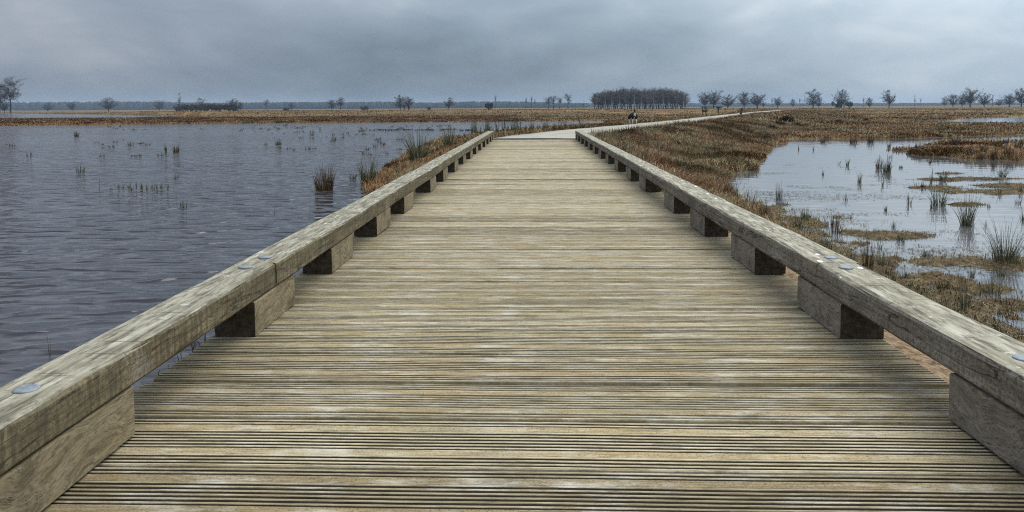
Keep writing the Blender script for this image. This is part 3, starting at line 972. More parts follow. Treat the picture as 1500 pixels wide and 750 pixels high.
def scatter_dike(n, lrange, srange, hr, wr, name, mat, clump_seed, thr=-0.1, kmax=1.0, lean=.8, edge=1.42):
    l0 = npr.uniform(*lrange, n); s0 = npr.uniform(*srange, n)
    d = np.r_[0, np.cumsum(np.hypot(*np.diff(path_pts, axis=0).T))] - 12.0
    x = np.interp(l0, d, path_pts[:, 0]); yv = np.interp(l0, d, path_pts[:, 1])
    x2 = np.interp(l0 + .5, d, path_pts[:, 0]); y2 = np.interp(l0 + .5, d, path_pts[:, 1])
    ex, ey = x2 - x, y2 - yv; L = np.hypot(ex, ey); ex, ey = ex / L, ey / L
    x = x + ey * s0; yv = yv - ex * s0
    s, l = path_sl(x, yv)
    z = height(x, yv)
    cl = fbm(x * 1.3, yv * 1.3, clump_seed, 3)
    fr = np.interp(l, [0, 7, 11, 16, 22, 28, 34, 46, 60, 90, 140], [3.6, 3.5, 3.5, 4.2, 5.4, 6.2, 6.6, 6.6, 8.5, 13, 16])
    ok = (z > WATER + 0.01) & (s < fr + .15) & (cl > thr) & ~((np.abs(s) < edge + 0.25 * npr.random(n)) & (l > 22.5)) & ~((x > -1.75) & (x < 1.85) & (yv < 23.5))
    x, yv, z, cl = x[ok], yv[ok], z[ok], cl[ok]
    m = len(x)
    h = npr.uniform(*hr, m) * (0.7 + 0.8 * np.clip(cl + .3, 0, 1))
    w = npr.uniform(*wr, m) * (1 + yv / 40)
    o = blades(name, np.stack([x, yv, z], -1), h, w, mat, lean)
    return tag(o, kind='stuff')


scatter_dike(130000, (10.5, 60), (1.4, 9), (0.07, 0.24), (0.0018, 0.0048), 'dike_grass', M['grass_mix'], 201, -0.7, lean=1.75)
scatter_dike(60000, (9.5, 50), (1.4, 9), (0.06, 0.20), (0.0018, 0.005), 'rusty_grass', M['grass_rust'], 203, -0.12, lean=1.8)
scatter_dike(30000, (12, 60), (1.6, 9), (0.10, 0.30), (0.002, 0.005), 'heather', M['heather'], 207, 0.17, lean=1.2)
scatter_dike(26000, (11, 60), (1.5, 9), (0.08, 0.24), (0.0018, 0.0045), 'olive_grass', M['olive'], 221, 0.12, lean=1.3)
scatter_dike(5000, (14, 50), (1.6, 9), (0.18, 0.40), (0.0015, 0.003), 'dry_stalks', M['rush_brown'], 208, -.2, lean=.7)
scatter_dike(30000, (13, 75), (-10, -1.4), (0.05, 0.16), (0.002, 0.005), 'bank_grass', M['grass_rust'], 209, -0.6, lean=1.7)
scatter_dike(18000, (13, 75), (-10, -1.4), (0.07, 0.22), (0.002, 0.005), 'bank_grass_green', M['grass_mix'], 213, -0.25, lean=1.4)
scatter_dike(9000, (25, 120), (1.1, 1.9), (0.10, 0.30), (0.003, 0.007), 'path_edge_grass', M['grass_mix'], 217, -0.15, lean=.9, edge=1.1)
scatter_dike(30000, (55, 190), (-9, 17), (0.10, 0.28), (0.006, 0.012), 'far_dike_grass', M['grass_mix'], 215, -0.4, lean=1.3)

# flat land: tussocky rough grass, thinning with distance
def scatter_land(n, ymin, ymax, hr, mat, name, seed, thr, wk=1.0, zband=None, xr=(-.8, .8), lean=1.3, pw=1.0):
    yv = ymin * (ymax / ymin) ** (npr.random(n) ** pw)
    x = npr.uniform(xr[0], xr[1], n) * yv
    z = height(x, yv)
    cl = fbm(x * .25, yv * .25, seed, 4)
    s, l = path_sl(x, yv)
    ok = (z > WATER + (0.01 if ymin > 12 else 0.03)) & (cl > thr) & (np.abs(s) > 1.7) & ~((np.abs(x) < 1.9) & (yv < 23.5))
    ok &= (z > WATER + 0.055) | (yv > 24) | (x < 6) | (s < 7.5)
    if zband: ok &= z < WATER + zband
    x, yv, z, cl = x[ok], yv[ok], z[ok], cl[ok]
    m = len(x)
    h = npr.uniform(*hr, m) * (0.6 + 1.1 * np.clip(cl + .2, 0, 1))
    w = (0.0015 + 0.00050 * yv) * npr.uniform(.6, 1.4, m) * wk
    return tag(blades(name, np.stack([x, yv, z], -1), h, w, mat, lean), kind='stuff')


scatter_land(150000, 24, 420, (0.07, 0.21), M['grass_mix'], 'heath_grass', 301, -0.4)
scatter_land(60000, 30, 420, (0.07, 0.24), M['heather'], 'heath_cover', 303, 0.12, lean=1.0)
scatter_land(80000, 18, 160, (0.06, 0.18), M['grass_rust'], 'rusty_heath_grass', 305, -0.1)
scatter_land(80000, 20, 300, (0.06, 0.20), M['olive'], 'olive_heath_grass', 311, 0.02)
scatter_land(90000, 18, 46, (0.06, 0.18), M['grass_mix'], 'bank_foot_grass', 309, -0.9, xr=(.05, .6))
scatter_land(90000, 76, 150, (0.06, 0.17), M['rust_dark'], 'far_shore_sedge', 313, -0.9, xr=(-.75, -.02))
scatter_land(420000, 15, 110, (0.05, 0.16), M['grass_rust'], 'shore_grass', 307, -0.9, zband=.16, xr=(-.75, .75))

# marsh at the near right: moss, sodden leaves, litter afloat
n = 150000
yv = npr.uniform(4.5, 21, n); x = 3.3 + npr.random(n) ** 1.3 * 9
z = height(x, yv)
ok = (z > WATER - 0.006) & (z < -0.62)
tag(blades('marsh_moss', np.stack([x[ok], yv[ok], np.maximum(z[ok], WATER)], -1), npr.uniform(.012, .05, ok.sum()), npr.uniform(.0015, .005, ok.sum()), M['moss'], 2.2), kind='stuff')
n = 90000
yv = npr.uniform(5, 24, n); x = 3.6 + npr.random(n) ** 1.2 * 11
z = height(x, yv)
cl = fbm(x * .8, yv * 1.1, 401, 4) + 0.35 * fbm(x * 3, yv * 3, 403, 2)
ok = (z < WATER) & (cl + 0.3 * (npr.random(n) - .5) > 0.12 + 0.045 * np.maximum(x - 5.5, 0) + .03 * np.maximum(yv - 13, 0))
tag(blades('floating_litter', np.stack([x[ok], yv[ok], np.full(ok.sum(), WATER + .006)], -1), npr.uniform(.012, .045, ok.sum()), npr.uniform(.003, .012, ok.sum()), M['litter'], 2.2, True), kind='stuff')
n = 9000
yv = npr.uniform(5, 20, n); x = 3.6 + npr.random(n) ** 1.2 * 8
z = height(x, yv)
cl = fbm(x * .7, yv * .9, 411, 3)
ok = (z > WATER - .12) & (z < WATER + .05) & (cl > .05)
tag(blades('marsh_sprigs', np.stack([x[ok], yv[ok], np.full(ok.sum(), WATER)], -1), npr.uniform(.03, .11, ok.sum()), npr.uniform(.0010, .0022, ok.sum()), M['olive'], 1.7), kind='stuff')

# heather bushes on the dike and beyond
def bush_mesh(name, n, h, r, mat, seed, thick=0.012):
    rr = random.Random(seed)
    vs, fs = [], []
    for i in range(n):
        a = rr.uniform(0, 6.283); rad = r * math.sqrt(rr.random())
        el = rr.uniform(0.15, 1.0)
        p = Vector((rad * .5 * math.cos(a), rad * .5 * math.sin(a), 0))
        hh = h * math.sqrt(max(.05, 1 - (rad / r) ** 2)) * rr.uniform(.6, 1.1)
        q_ = Vector((rad * math.cos(a) * 1.1 + rr.gauss(0, .05 * r), rad * math.sin(a) * 1.1 + rr.gauss(0, .05 * r), hh))
        sdv = Vector((-math.sin(a + i), math.cos(a + i), 0)) * thick
        mid = (p + q_) / 2 + Vector((0, 0, .08 * h))
        b = len(vs)
        vs += [p - sdv, p + sdv, mid + sdv * 1.6, q_, mid - sdv * 1.6]
        fs += [(b, b + 1, b + 2, b + 4), (b + 4, b + 2, b + 3)]
    return mesh_from(name, vs, fs, mat)


bush_ms = [bush_mesh('heather_bush', 420, .5, .6, M['heather'], 60 + i, .008) for i in range(4)]
for (u, v, k) in ((1142, 184, .9), (1152, 178, 1.0), (1130, 190, .7), (1166, 186, .8), (1122, 204, .55), (1062, 216, .5), (1018, 226, .45), (1228, 178, .6), (1268, 177, .5), (1250, 172, .6), (1310, 174, .6)):
    # walk the ray to the terrain
    d = ray(u, v); tcur = 5.0
    while tcur < 400:
        p = CAM + d * tcur
        if p.z < height1(p.x, p.y): break
        tcur *= 1.01
    o = link(bpy.data.objects.new('heather_bush', rnd.choice(bush_ms)))
    kk = k * rnd.uniform(.9, 1.2) * (0.8 + 0.006 * p.y)
    o.location = (p.x, p.y, height1(p.x, p.y) - .05); o.scale = (kk, kk, kk * .9); o.rotation_euler = (0, 0, rnd.uniform(0, 6))
    tag(o, 'dark low heather bush among the brown grass right of the path', 'heather', 'heather bushes right of the path')
# green rush tufts on the dike slope
for (u, v, hp, wp, lb) in ((1002, 252, 22, 30, 'green rush tuft low on the dike slope, the fullest there'), (968, 231, 12, 26, 'short green rush tuft high on the dike slope near the rail'),
                           (1048, 240, 24, 10, 'dark upright rush stems on the dike slope toward the pond'), (868, 199, 14, 10, 'few green rush blades beside the right rail end and path')):
    d = ray(u, v); tcur = 5.0
    while tcur < 200:
        p = CAM + d * tcur
        if p.z < height1(p.x, p.y): break
        tcur *= 1.005
    me = rush_mesh('rush_clump', 50, hp * p.y / F, wp * p.y / F * .5, M['rush_green'], lean=.7, thick=.30 * p.y / F, seed=u)
    o = link(bpy.data.objects.new('rush_clump', me)); o.location = (p.x, p.y, height1(p.x, p.y) - .02)
    tag(o, lb, 'rush', 'rushes on the dike')


# ------------------------------------------------------------------ trees
def tube(vs, fs, p0, p1, r0, r1, sides=5):
    d = (p1 - p0).normalized()
    a = d.orthogonal().normalized(); b = d.cross(a)
    k0 = len(vs)
    for (p, r) in ((p0, r0), (p1, r1)):
        for k in range(sides):
            an = 6.2832 * k / sides
            vs.append(p + a * (r * math.cos(an)) + b * (r * math.sin(an)))
    for k in range(sides):
        fs.append((k0 + k, k0 + (k + 1) % sides, k0 + sides + (k + 1) % sides, k0 + sides + k))


def tree_meshes(seed, H=12.0, w=6.0, zc=.62, hz=.38, trunk_frac=0.2, limbs=34, twigs=1500, twig_w=0.026, trunk_r=0.24, bark='bark', twig='twig', shell=.5, lobes=0, fork=.65):
    """bare winter tree: tapered trunk, forking limbs that reach out into the crown's outline, and fine twigs.
    w crown width, zc/hz centre and half height of the crown as fractions of H"""
    rr = random.Random(seed)
    tv, tf, cv, cf = [], [], [], []
    seg = 7
    top_h = H * (zc + hz * fork)
    pts, off = [], Vector((0, 0, 0))
    for i in range(seg + 1):
        f = i / seg
        off = off + Vector((rr.gauss(0, .010 * H), rr.gauss(0, .010 * H), 0)) * (f > 0)
        pts.append(Vector((off.x, off.y, -.3 + (top_h + .3) * f)))
    rad = lambda f: trunk_r * max(0, 1 - f) ** 0.9 + 0.02
    for i in range(seg):
        tube(tv, tf, pts[i], pts[i + 1], rad(i / seg), rad((i + 1) / seg), 6)

    def on_trunk(z):
        f = min(max((z + .3) / (top_h + .3), 0), .999) * seg
        k = int(f)
        return pts[k].lerp(pts[k + 1], f - k), f / seg

    lob = [(rr.uniform(0, 6.28), rr.uniform(-.8, .9), rr.uniform(.55, .9)) for _ in range(lobes)]
    ends = []
    for i in range(limbs):
        while True:
            d = Vector((rr.gauss(0, 1), rr.gauss(0, 1), rr.gauss(0, 1))).normalized()
            r = (shell + (1 - shell) * rr.random()) * (1 + .10 * math.sin(3 * math.atan2(d.y, d.x) + seed) + .08 * math.sin(5 * d.z + seed))
            if lobes:
                a, zz_, rl = rr.choice(lob)
                r = rr.random() ** .4
                d = Vector((math.cos(a) * .6, math.sin(a) * .6, zz_ * .75)) * .9 + d * .45
            if d.z * r > -.85: break
        tg = Vector((d.x * r * w / 2, d.y * r * w / 2, H * (zc + hz * d.z * r)))
        hd = math.hypot(tg.x, tg.y)
        p0, f0 = on_trunk(max(H * trunk_frac, tg.z - hd * rr.uniform(.8, 1.5) - .04 * H))
        r0 = min(rad(f0) * .6, .02 + trunk_r * .35) * rr.uniform(.6, 1)
        prev = p0; n_ = 4
        for k in range(1, n_ + 1):
            f = k / n_
            q_ = p0.lerp(tg, f) + Vector((0, 0, -.10 * hd * math.sin(math.pi * f) * rr.uniform(0, 1))) + Vector((rr.gauss(0, .02), rr.gauss(0, .02), rr.gauss(0, .02))) * H * (k < n_)
            tube(tv, tf, prev, q_, r0 * (1 - .8 * (k - 1) / n_), r0 * (1 - .8 * k / n_), 4)
            if f > .3: ends.append((prev, q_))
            # side branch
            if k > 1:
                sb = q_ + Vector((rr.gauss(0, .05), rr.gauss(0, .05), rr.gauss(.02, .045))) * H
                tube(tv, tf, q_, sb, r0 * .35, .012, 3)
                ends.append((q_, sb))
            prev = q_
    L_ = .085 * H
    for i in range(twigs):
        a, b = rr.choice(ends)
        st = a.lerp(b, rr.random())
        nd = ((b - a).normalized() * .6 + Vector((rr.gauss(0, .6), rr.gauss(0, .6), rr.gauss(.25, .5)))).normalized()
        l_ = rr.uniform(.4, 1.0) * L_
        mid = st + nd * l_ * .5 + Vector((rr.gauss(0, .06), rr.gauss(0, .06), rr.gauss(0, .06))) * L_
        en = st + nd * l_ + Vector((0, 0, .06 * L_))
        tube(cv, cf, st, mid, twig_w, twig_w * .7, 3)
        tube(cv, cf, mid, en, twig_w * .7, twig_w * .25, 3)
    zs = max(v.z for v in cv); xs = sorted(abs(v.x) for v in cv)
    ww = 2 * xs[int(len(xs) * .96)]
    return (mesh_from('trunk', tv, tf, M[bark]), mesh_from('crown', cv, cf, M[twig]), zs, ww)


TT = {}
TT['slender'] = [tree_meshes(1 + i, 14, 6.5, .66, .34, .34, 30, 1700, trunk_r=.2, shell=.35) for i in range(3)]
TT['round'] = [tree_meshes(11 + i, 12, 9.5, .58, .42, .20, 64, 3600, trunk_r=.30) for i in range(4)]
TT['oval'] = [tree_meshes(21 + i, 12, 7, .57, .43, .18, 52, 2800, trunk_r=.22) for i in range(4)]
TT['broad'] = [tree_meshes(31 + i, 10, 11, .60, .40, .18, 60, 3400, trunk_r=.30, shell=.55) for i in range(3)]
TT['thin'] = [tree_meshes(41 + i, 11, 4.5, .66, .34, .32, 18, 560, .022, .13, twig='twig_red', lobes=4) for i in range(3)]
TT['snag'] = [tree_meshes(51 + i, 10, 1.6, .72, .28, .45, 10, 160, .026, .16, fork=.95) for i in range(2)]
TT['grove'] = [tree_meshes(61 + i, 14, 7, .60, .40, .22, 34, 1700, .030, .22, shell=.3) for i in range(4)]
TT['grove_birch'] = [tree_meshes(71 + i, 14, 5, .66, .34, .3, 20, 700, .026, .15, bark='birch', twig='twig_red') for i in range(3)]
TT['birch'] = [tree_meshes(81, 11, 7, .72, .28, .4, 24, 1000, .024, .17, bark='birch', twig='twig_red')]


def put_tree(kind, u, vbase, vtop, wpx, D, label, group, name='bare_tree', gz=None):
    tm, cm, zs, w = rnd.choice(TT[kind])
    x, yv = at_dist(u, D)
    z = height1(x, yv) if gz is None else gz
    # ground pixel at that distance follows from D; height from the pixel extent above it
    hv = horizon(u)
    vb = hv + (CAM.z - z) * F / D
    H = max(1.0, (vb - vtop) * D / F)
    Wd = wpx * D / F
    o = empty(name, (x, yv, z), rnd.uniform(-.5, .5) + (math.pi if rnd.random() < .5 else 0), (Wd / w, Wd / w, H / zs))
    link(bpy.data.objects.new('trunk', tm), o)
    link(bpy.data.objects.new('crown', cm), o)
    tag(o, label, 'tree', group)
    return o


GT_ = 'bare trees on the horizon'
for (kind, u, vb, vt, w, D, lb) in (
    ('slender', 15, 160, 109, 28, 420, 'tall slender bare tree, tallest on the left horizon'),
    ('slender', -1, 160, 117, 22, 430, 'tall bare tree cut by the frame beside the tallest left one'),
    ('broad', 6, 160, 144, 14, 440, 'low dense bare tree at the foot of the tallest left tree'),
    ('broad', 159, 160, 141, 22, 560, 'round spreading bare tree alone before the blue wood on the left'),
    ('round', 105, 160, 149, 11, 700, 'faint small bare tree between the tallest left tree and the round one'),
    ('broad', 70, 160, 150, 14, 720, 'faint low bare tree nearest the tallest left tree'),
    ('broad', 233, 158, 145, 16, 760, 'dim broad tree just left of the dark thicket'),
    ('snag', 263, 158, 134, 8, 700, 'narrow tufted tree rising high above the dark thicket'),
    ('birch', 295, 160, 142, 13, 480, 'pale trunked birch growing out of the dark thicket'),
    ('round', 341, 160, 143, 15, 480, 'round bare tree at the end of the dark thicket'),
    ('oval', 352, 160, 147, 9, 520, 'small bare tree just past the end of the dark thicket'),
    ('thin', 390, 159, 145, 9, 640, 'small pale thin tree alone right of the thicket'),
    ('oval', 427, 158, 149, 10, 760, 'faint tiny bare tree midway between thicket and the slim pair'),
    ('oval', 486, 159, 144, 12, 560, 'rounder left tree of a slim pair on the horizon'),
    ('slender', 499, 159, 141, 13, 560, 'taller forked right tree of a slim pair on the horizon'),
    ('oval', 586, 160, 138, 15, 520, 'reddish bare tree standing behind the two walkers, on their left'),
    ('round', 598, 160, 140, 15, 540, 'bare tree with arching crown directly behind the two walkers'),
    ('oval', 658, 158, 141, 13, 560, 'lone oval bare tree right of the two walkers'),
    ('snag', 725, 158, 139, 5, 900, 'faint far thin tree beside the dark evergreen'),
    ('snag', 770, 158, 143, 4, 380, 'bare dead stem, leftmost of three standing close'),
    ('snag', 778, 158, 141, 4, 380, 'bare dead stem, tallest of three standing close'),
    ('snag', 783, 158, 145, 3, 400, 'bare dead stem, shortest of three standing close'),
    ('thin', 804, 158, 140, 12, 480, 'leftmost loose reddish tree of the small group left of the grove'),
    ('thin', 811, 158, 139, 10, 490, 'second loose reddish tree of the small group left of the grove'),
    ('thin', 820, 158, 140, 10, 480, 'third and palest tree of the small group left of the grove'),
    ('thin', 832, 158, 136, 11, 460, 'separate taller wispy tree between the small group and grove'),
    ('snag', 855, 157, 146, 3, 420, 'short dead stem directly left of the dense grove'),
    ('round', 1032, 156, 134, 17, 560, 'round dark tree, first of the row right of the grove'),
    ('round', 1045, 156, 131, 18, 560, 'tall round tree, second of the row right of the grove'),
    ('broad', 1066, 156, 137, 25, 570, 'broad low tree, third of the row right of the grove'),
    ('round', 1090, 156, 132, 18, 560, 'round tree on a clear trunk, fourth of the row right of the grove'),
    ('round', 1109, 156, 135, 22, 560, 'twin trunked round tree, last of the row right of the grove'),
    ('oval', 1118, 156, 147, 5, 580, 'small dark shrubby tree at the end of the row by the grove'),
    ('snag', 1131, 155, 144, 4, 620, 'thin upright stem beside the small round tree past the row'),
    ('round', 1139, 155, 141, 11, 620, 'small round tree on its own past the row by the grove'),
    ('oval', 1161, 155, 144, 7, 800, 'tiny faint tree, left of two before the tall oval one'),
    ('snag', 1172, 155, 144, 4, 800, 'tiny faint stem, right of two before the tall oval tree'),
    ('oval', 1191, 155, 130, 19, 540, 'tall oval bare tree standing alone beyond the heather bushes'),
    ('oval', 1199, 155, 141, 10, 545, 'lower side tree leaning against the tall oval one'),
    ('broad', 1233, 154, 129, 20, 540, 'bare tree rising between two dark evergreen bushes'),
    ('snag', 1265, 154, 143, 4, 700, 'thin stem left of the small dark oval tree'),
    ('oval', 1273, 154, 142, 9, 560, 'small dark oval tree near the right horizon middle'),
    ('oval', 1302, 153, 130, 16, 540, 'leaning airy tree alone on the right horizon'),
    ('snag', 1340, 153, 139, 4, 640, 'lone thin pole like tree, taller of two on the right'),
    ('snag', 1349, 153, 144, 3, 680, 'lone thin pole like tree, shorter of two on the right'),
    ('oval', 1384, 152, 141, 8, 660, 'small faint tree left of the right hand tree cluster'),
    ('round', 1396, 152, 136, 14, 540, 'rounded dark tree, first of the right tree cluster'),
    ('round', 1409, 152, 138, 13, 560, 'paler rounded tree, second of the right tree cluster'),
    ('round', 1421, 152, 127, 21, 520, 'tallest spreading tree of the right tree cluster'),
    ('broad', 1442, 152, 135, 18, 530, 'flat crowned tree right of the tallest in its cluster'),
    ('snag', 1453, 152, 138, 5, 560, 'thin tree closing the right tree cluster'),
    ('broad', 1463, 152, 144, 11, 640, 'low scrubby tree between the right cluster and frame edge'),
    ('round', 1478, 152, 136, 16, 560, 'grey rounded tree, second from the right frame edge'),
    ('round', 1496, 152, 128, 22, 520, 'big rounded tree at the right frame edge'),
):
    put_tree(kind, u, vb, vt, w, D, lb, GT_)

# the grove: a block of close trees about 500 m away
GG = 'trees of the dense grove'
for i in range(64):
    f = (i + rnd.uniform(-.3, .3)) / 63
    u = 871 + 133 * f
    D = rnd.uniform(480, 520)
    prof_top_v = np.interp(u, [866, 880, 895, 915, 930, 960, 985, 1000, 1008], [136, 133, 130, 127, 126, 127.5, 128, 133, 141])
    vt = prof_top_v + rnd.uniform(-1.6, 3.5)
    bir = i % 5 == 2
    if bir: D = rnd.uniform(474, 482)
    put_tree('grove_birch' if bir else 'grove', u, 156, vt, rnd.uniform(12, 17), D,
             'pale trunked birch standing among the dark trees of the dense grove' if bir else 'dark bare tree packed tightly inside the dense grove',
             'pale birches of the dense grove' if bir else GG, name='birch_tree' if bir else 'bare_tree')


# evergreen bushes and thicket
def leafy_mesh(name, n, seed, mat, lf=.25):
    rr = random.Random(seed)
    vs, fs = [], []
    lobes = [(Vector((rr.gauss(0, .45), rr.gauss(0, .45), rr.uniform(.35, .8))), rr.uniform(.25, .5)) for _ in range(9)]
    for i in range(n):
        c, r = rr.choice(lobes)
        d = Vector((rr.gauss(0, 1), rr.gauss(0, 1), rr.gauss(0, .8))).normalized()
        p = c + d * r * rr.uniform(.6, 1.05)
        if p.z < 0: p.z = rr.uniform(0, .2)
        a = Vector((rr.gauss(0, 1), rr.gauss(0, 1), rr.gauss(0, 1))).normalized(); b = a.orthogonal().normalized()
        s = lf * rr.uniform(.5, 1.2) * .5
        k = len(vs)
        vs += [p - a * s, p + b * s * .6, p + a * s, p - b * s * .6]
        fs.append((k, k + 1, k + 2, k + 3))
    return mesh_from(name, vs, fs, mat)


lm = [leafy_mesh('foliage', 700, 5 + i, M['evergreen']) for i in range(3)]


def put_bush(u, vt, wpx, D, label, name='evergreen_bush', cat='bush', mat=None, group=None):
    x, yv = at_dist(u, D); z = height1(x, yv)
    vb = horizon(u) + (CAM.z - z) * F / D
    H = (vb - vt) * D / F; W_ = wpx * D / F
    me = mat or rnd.choice(lm)
    o = link(bpy.data.objects.new(name, me)); o.location = (x, yv, z - .1)
    o.scale = (W_ / 2.0, W_ / 2.0, H / 1.15); o.rotation_euler = (0, 0, rnd.uniform(0, 6))
    tag(o, label, cat, group)


put_bush(717, 149, 12, 480, 'dark evergreen bush alone before the blue wood', )
put_bush(1228, 146, 13, 520, 'dark evergreen bush left of the bare tree it flanks')
put_bush(1242, 147, 12, 525, 'dark evergreen bush right of the bare tree it flanks')
put_bush(535, 154, 13, 600, 'low wide dark bush on the horizon left of the walkers')
put_bush(628, 155.5, 6, 420, 'tiny dark bush on the horizon right of the walkers')
put_bush(420, 156.5, 12, 500, 'flat dark bush on the horizon right of the thicket')
tm = [leafy_mesh('shrub', 800, 105 + i, M['heather'], .22) for i in range(3)]
for i in range(14):
    u = 262 + i * 6.3
    put_bush(u, 153.2 - 2.6 * math.exp(-((u - 295) / 24) ** 2) + rnd.uniform(-1.2, 1.4), rnd.uniform(9, 17), 470 + rnd.uniform(-8, 8),
             'dark leafless shrub in the low thicket on the left horizon', 'thicket_shrub', 'shrub', rnd.choice(tm), 'shrubs of the low thicket')

# far wood: a belt that reads as one mass
vs, fs = [], []
rr = random.Random(3)
def crown_blob(cx, cy, z0, h, w):
    b = len(vs)
    rings = ((0.0, .55), (.35, 1.0), (.7, .75), (.92, .35))
    for (f, k) in rings:
        for s in range(7):
            a = s * .8976 + cx
            r = w * k * rr.uniform(.75, 1.25)
            vs.append((cx + r * math.cos(a), cy + r * math.sin(a), z0 + h * f))
    vs.append((cx, cy, z0 + h))
    for j in range(3):
        for s in range(7):
            fs.append((b + j * 7 + s, b + j * 7 + (s + 1) % 7, b + j * 7 + 7 + (s + 1) % 7, b + j * 7 + 7 + s))
    for s in range(7):
        fs.append((b + 21 + s, b + 21 + (s + 1) % 7, b + 28))
for i in range(5200):
    u = rr.uniform(-260, 1760)
    hp = np.interp(u, [-260, 0, 130, 200, 330, 420, 520, 560, 640, 690, 760, 850, 900, 1100, 1130, 1500, 1760],
                   [11, 11, 11, 11, 8.5, 9, 8.5, 9, 7, 8.5, 8, 5.5, 5, 4.5, 3.5, 3, 3])
    D = rr.uniform(1700, 2300) if u < 860 else rr.uniform(2200, 3000)
    x, yv = at_dist(u, D)
    h = hp * D / F * rr.uniform(.80, 1.10) + 2.4
    crown_blob(x, yv, -0.8, max(h, 2), rr.uniform(4, 8))
o = obj('far_wood', vs, fs, M['far_wood'], smooth=False)
tag(o, kind='stuff')


# ------------------------------------------------------------------ people, dog, furniture
def skin_mesh(name, joints, edges, mat, level=2):
    """joints: {name:(x,y,z,r)}; returns mesh evaluated from skin + subdivision"""
    keys = list(joints)
    me = bpy.data.meshes.new(name + '_sk')
    me.from_pydata([joints[k][:3] for k in keys], [(keys.index(a), keys.index(b)) for a, b in edges], [])
    o = bpy.data.objects.new(name + '_sk', me); C.objects.link(o)
    sk = o.modifiers.new('s', 'SKIN'); sk.use_smooth_shade = True
    lay = me.skin_vertices[0].data
    for i, k in enumerate(keys):
        r = joints[k][3]
        r = r if isinstance(r, tuple) else (r, r)
        lay[i].radius = r
        lay[i].use_root = (i == 0)
    sb = o.modifiers.new('u', 'SUBSURF'); sb.levels = level; sb.render_levels = level
    dg = bpy.context.evaluated_depsgraph_get()
    out = bpy.data.meshes.new_from_object(o.evaluated_get(dg))
    out.name = name
    bpy.data.objects.remove(o)
    out.materials.clear(); out.materials.append(mat)
    return out


def person(u, D, label, jacket, rz, stride=1):
    x, yv = at_dist(u, D); z = height1(x, yv)
    o = empty('person', (x, yv, z), rz)
    tag(o, label, 'person', 'two walkers')
    st = 0.22 * stride
    J = {'pelvis': (0, 0, .95, (.15, .11)), 'waist': (0, 0, 1.12, (.14, .10)), 'chest': (0, 0, 1.34, (.18, .12)), 'neck': (0, 0.01, 1.50, .06), 'head': (0, .03, 1.60, .09), 'crown': (0, .02, 1.70, .085),
         'shl': (-.19, 0, 1.42, .065), 'ell': (-.25, .08, 1.14, .048), 'wrl': (-.22, .22, .93, .032), 'hdl': (-.21, .27, .86, .034),
         'shr': (.19, 0, 1.42, .065), 'elr': (.25, -.08, 1.14, .048), 'wrr': (.24, -.06, .90, .032), 'hdr': (.24, -.04, .82, .034),
         'hpl': (-.10, 0, .90, .095), 'knl': (-.11, st * .6, .50, .062), 'anl': (-.11, st, .09, .042), 'tol': (-.11, st + .15, .035, .035),
         'hpr': (.10, 0, .90, .095), 'knr': (.11, -st * .2, .50, .062), 'anr': (.11, -st, .11, .042), 'tor': (.11, -st + .14, .04, .035)}
    E = [('pelvis', 'waist'), ('waist', 'chest'), ('chest', 'neck'), ('neck', 'head'), ('head', 'crown'), ('chest', 'shl'), ('shl', 'ell'), ('ell', 'wrl'), ('wrl', 'hdl'), ('chest', 'shr'), ('shr', 'elr'), ('elr', 'wrr'), ('wrr', 'hdr'),
         ('pelvis', 'hpl'), ('hpl', 'knl'), ('knl', 'anl'), ('anl', 'tol'), ('pelvis', 'hpr'), ('hpr', 'knr'), ('knr', 'anr'), ('anr', 'tor')]
    link(bpy.data.objects.new('body', skin_mesh('body', J, E, M['skin'])), o)
    def grow(keys, k):
        out = {}
        for a in keys:
            r = J[a][3]; r = (r[0] * k, r[1] * k) if isinstance(r, tuple) else r * k
            out[a] = (*J[a][:3], r)
        return out
    jk = grow(['pelvis', 'waist', 'chest', 'neck', 'shl', 'ell', 'wrl', 'shr', 'elr', 'wrr'], 1.28)
    jk['neck'] = (0, .01, 1.46, .07)
    link(bpy.data.objects.new('jacket', skin_mesh('jacket', jk, [e for e in E if e[0] in jk and e[1] in jk], jacket)), o)
    tk = grow(['pelvis', 'hpl', 'knl', 'anl', 'hpr', 'knr', 'anr'], 1.2)
    link(bpy.data.objects.new('trousers', skin_mesh('trousers', tk, [e for e in E if e[0] in tk and e[1] in tk], M['denim'])), o)
    hk = {'a': (0, .0, 1.68, .098), 'b': (0, -.03, 1.58, .075), 'c': (0, .02, 1.72, .085)}
    link(bpy.data.objects.new('hair', skin_mesh('hair', hk, [('a', 'b'), ('a', 'c')], M['hair'])), o)


person(592.3, 205, 'walker in a black jacket on the far dike, left of the two', M['black_cloth'], math.pi + .2)
person(599.2, 204, 'walker in a red jacket on the far dike, right of the two', M['red_cloth'], math.pi - .15, -1)

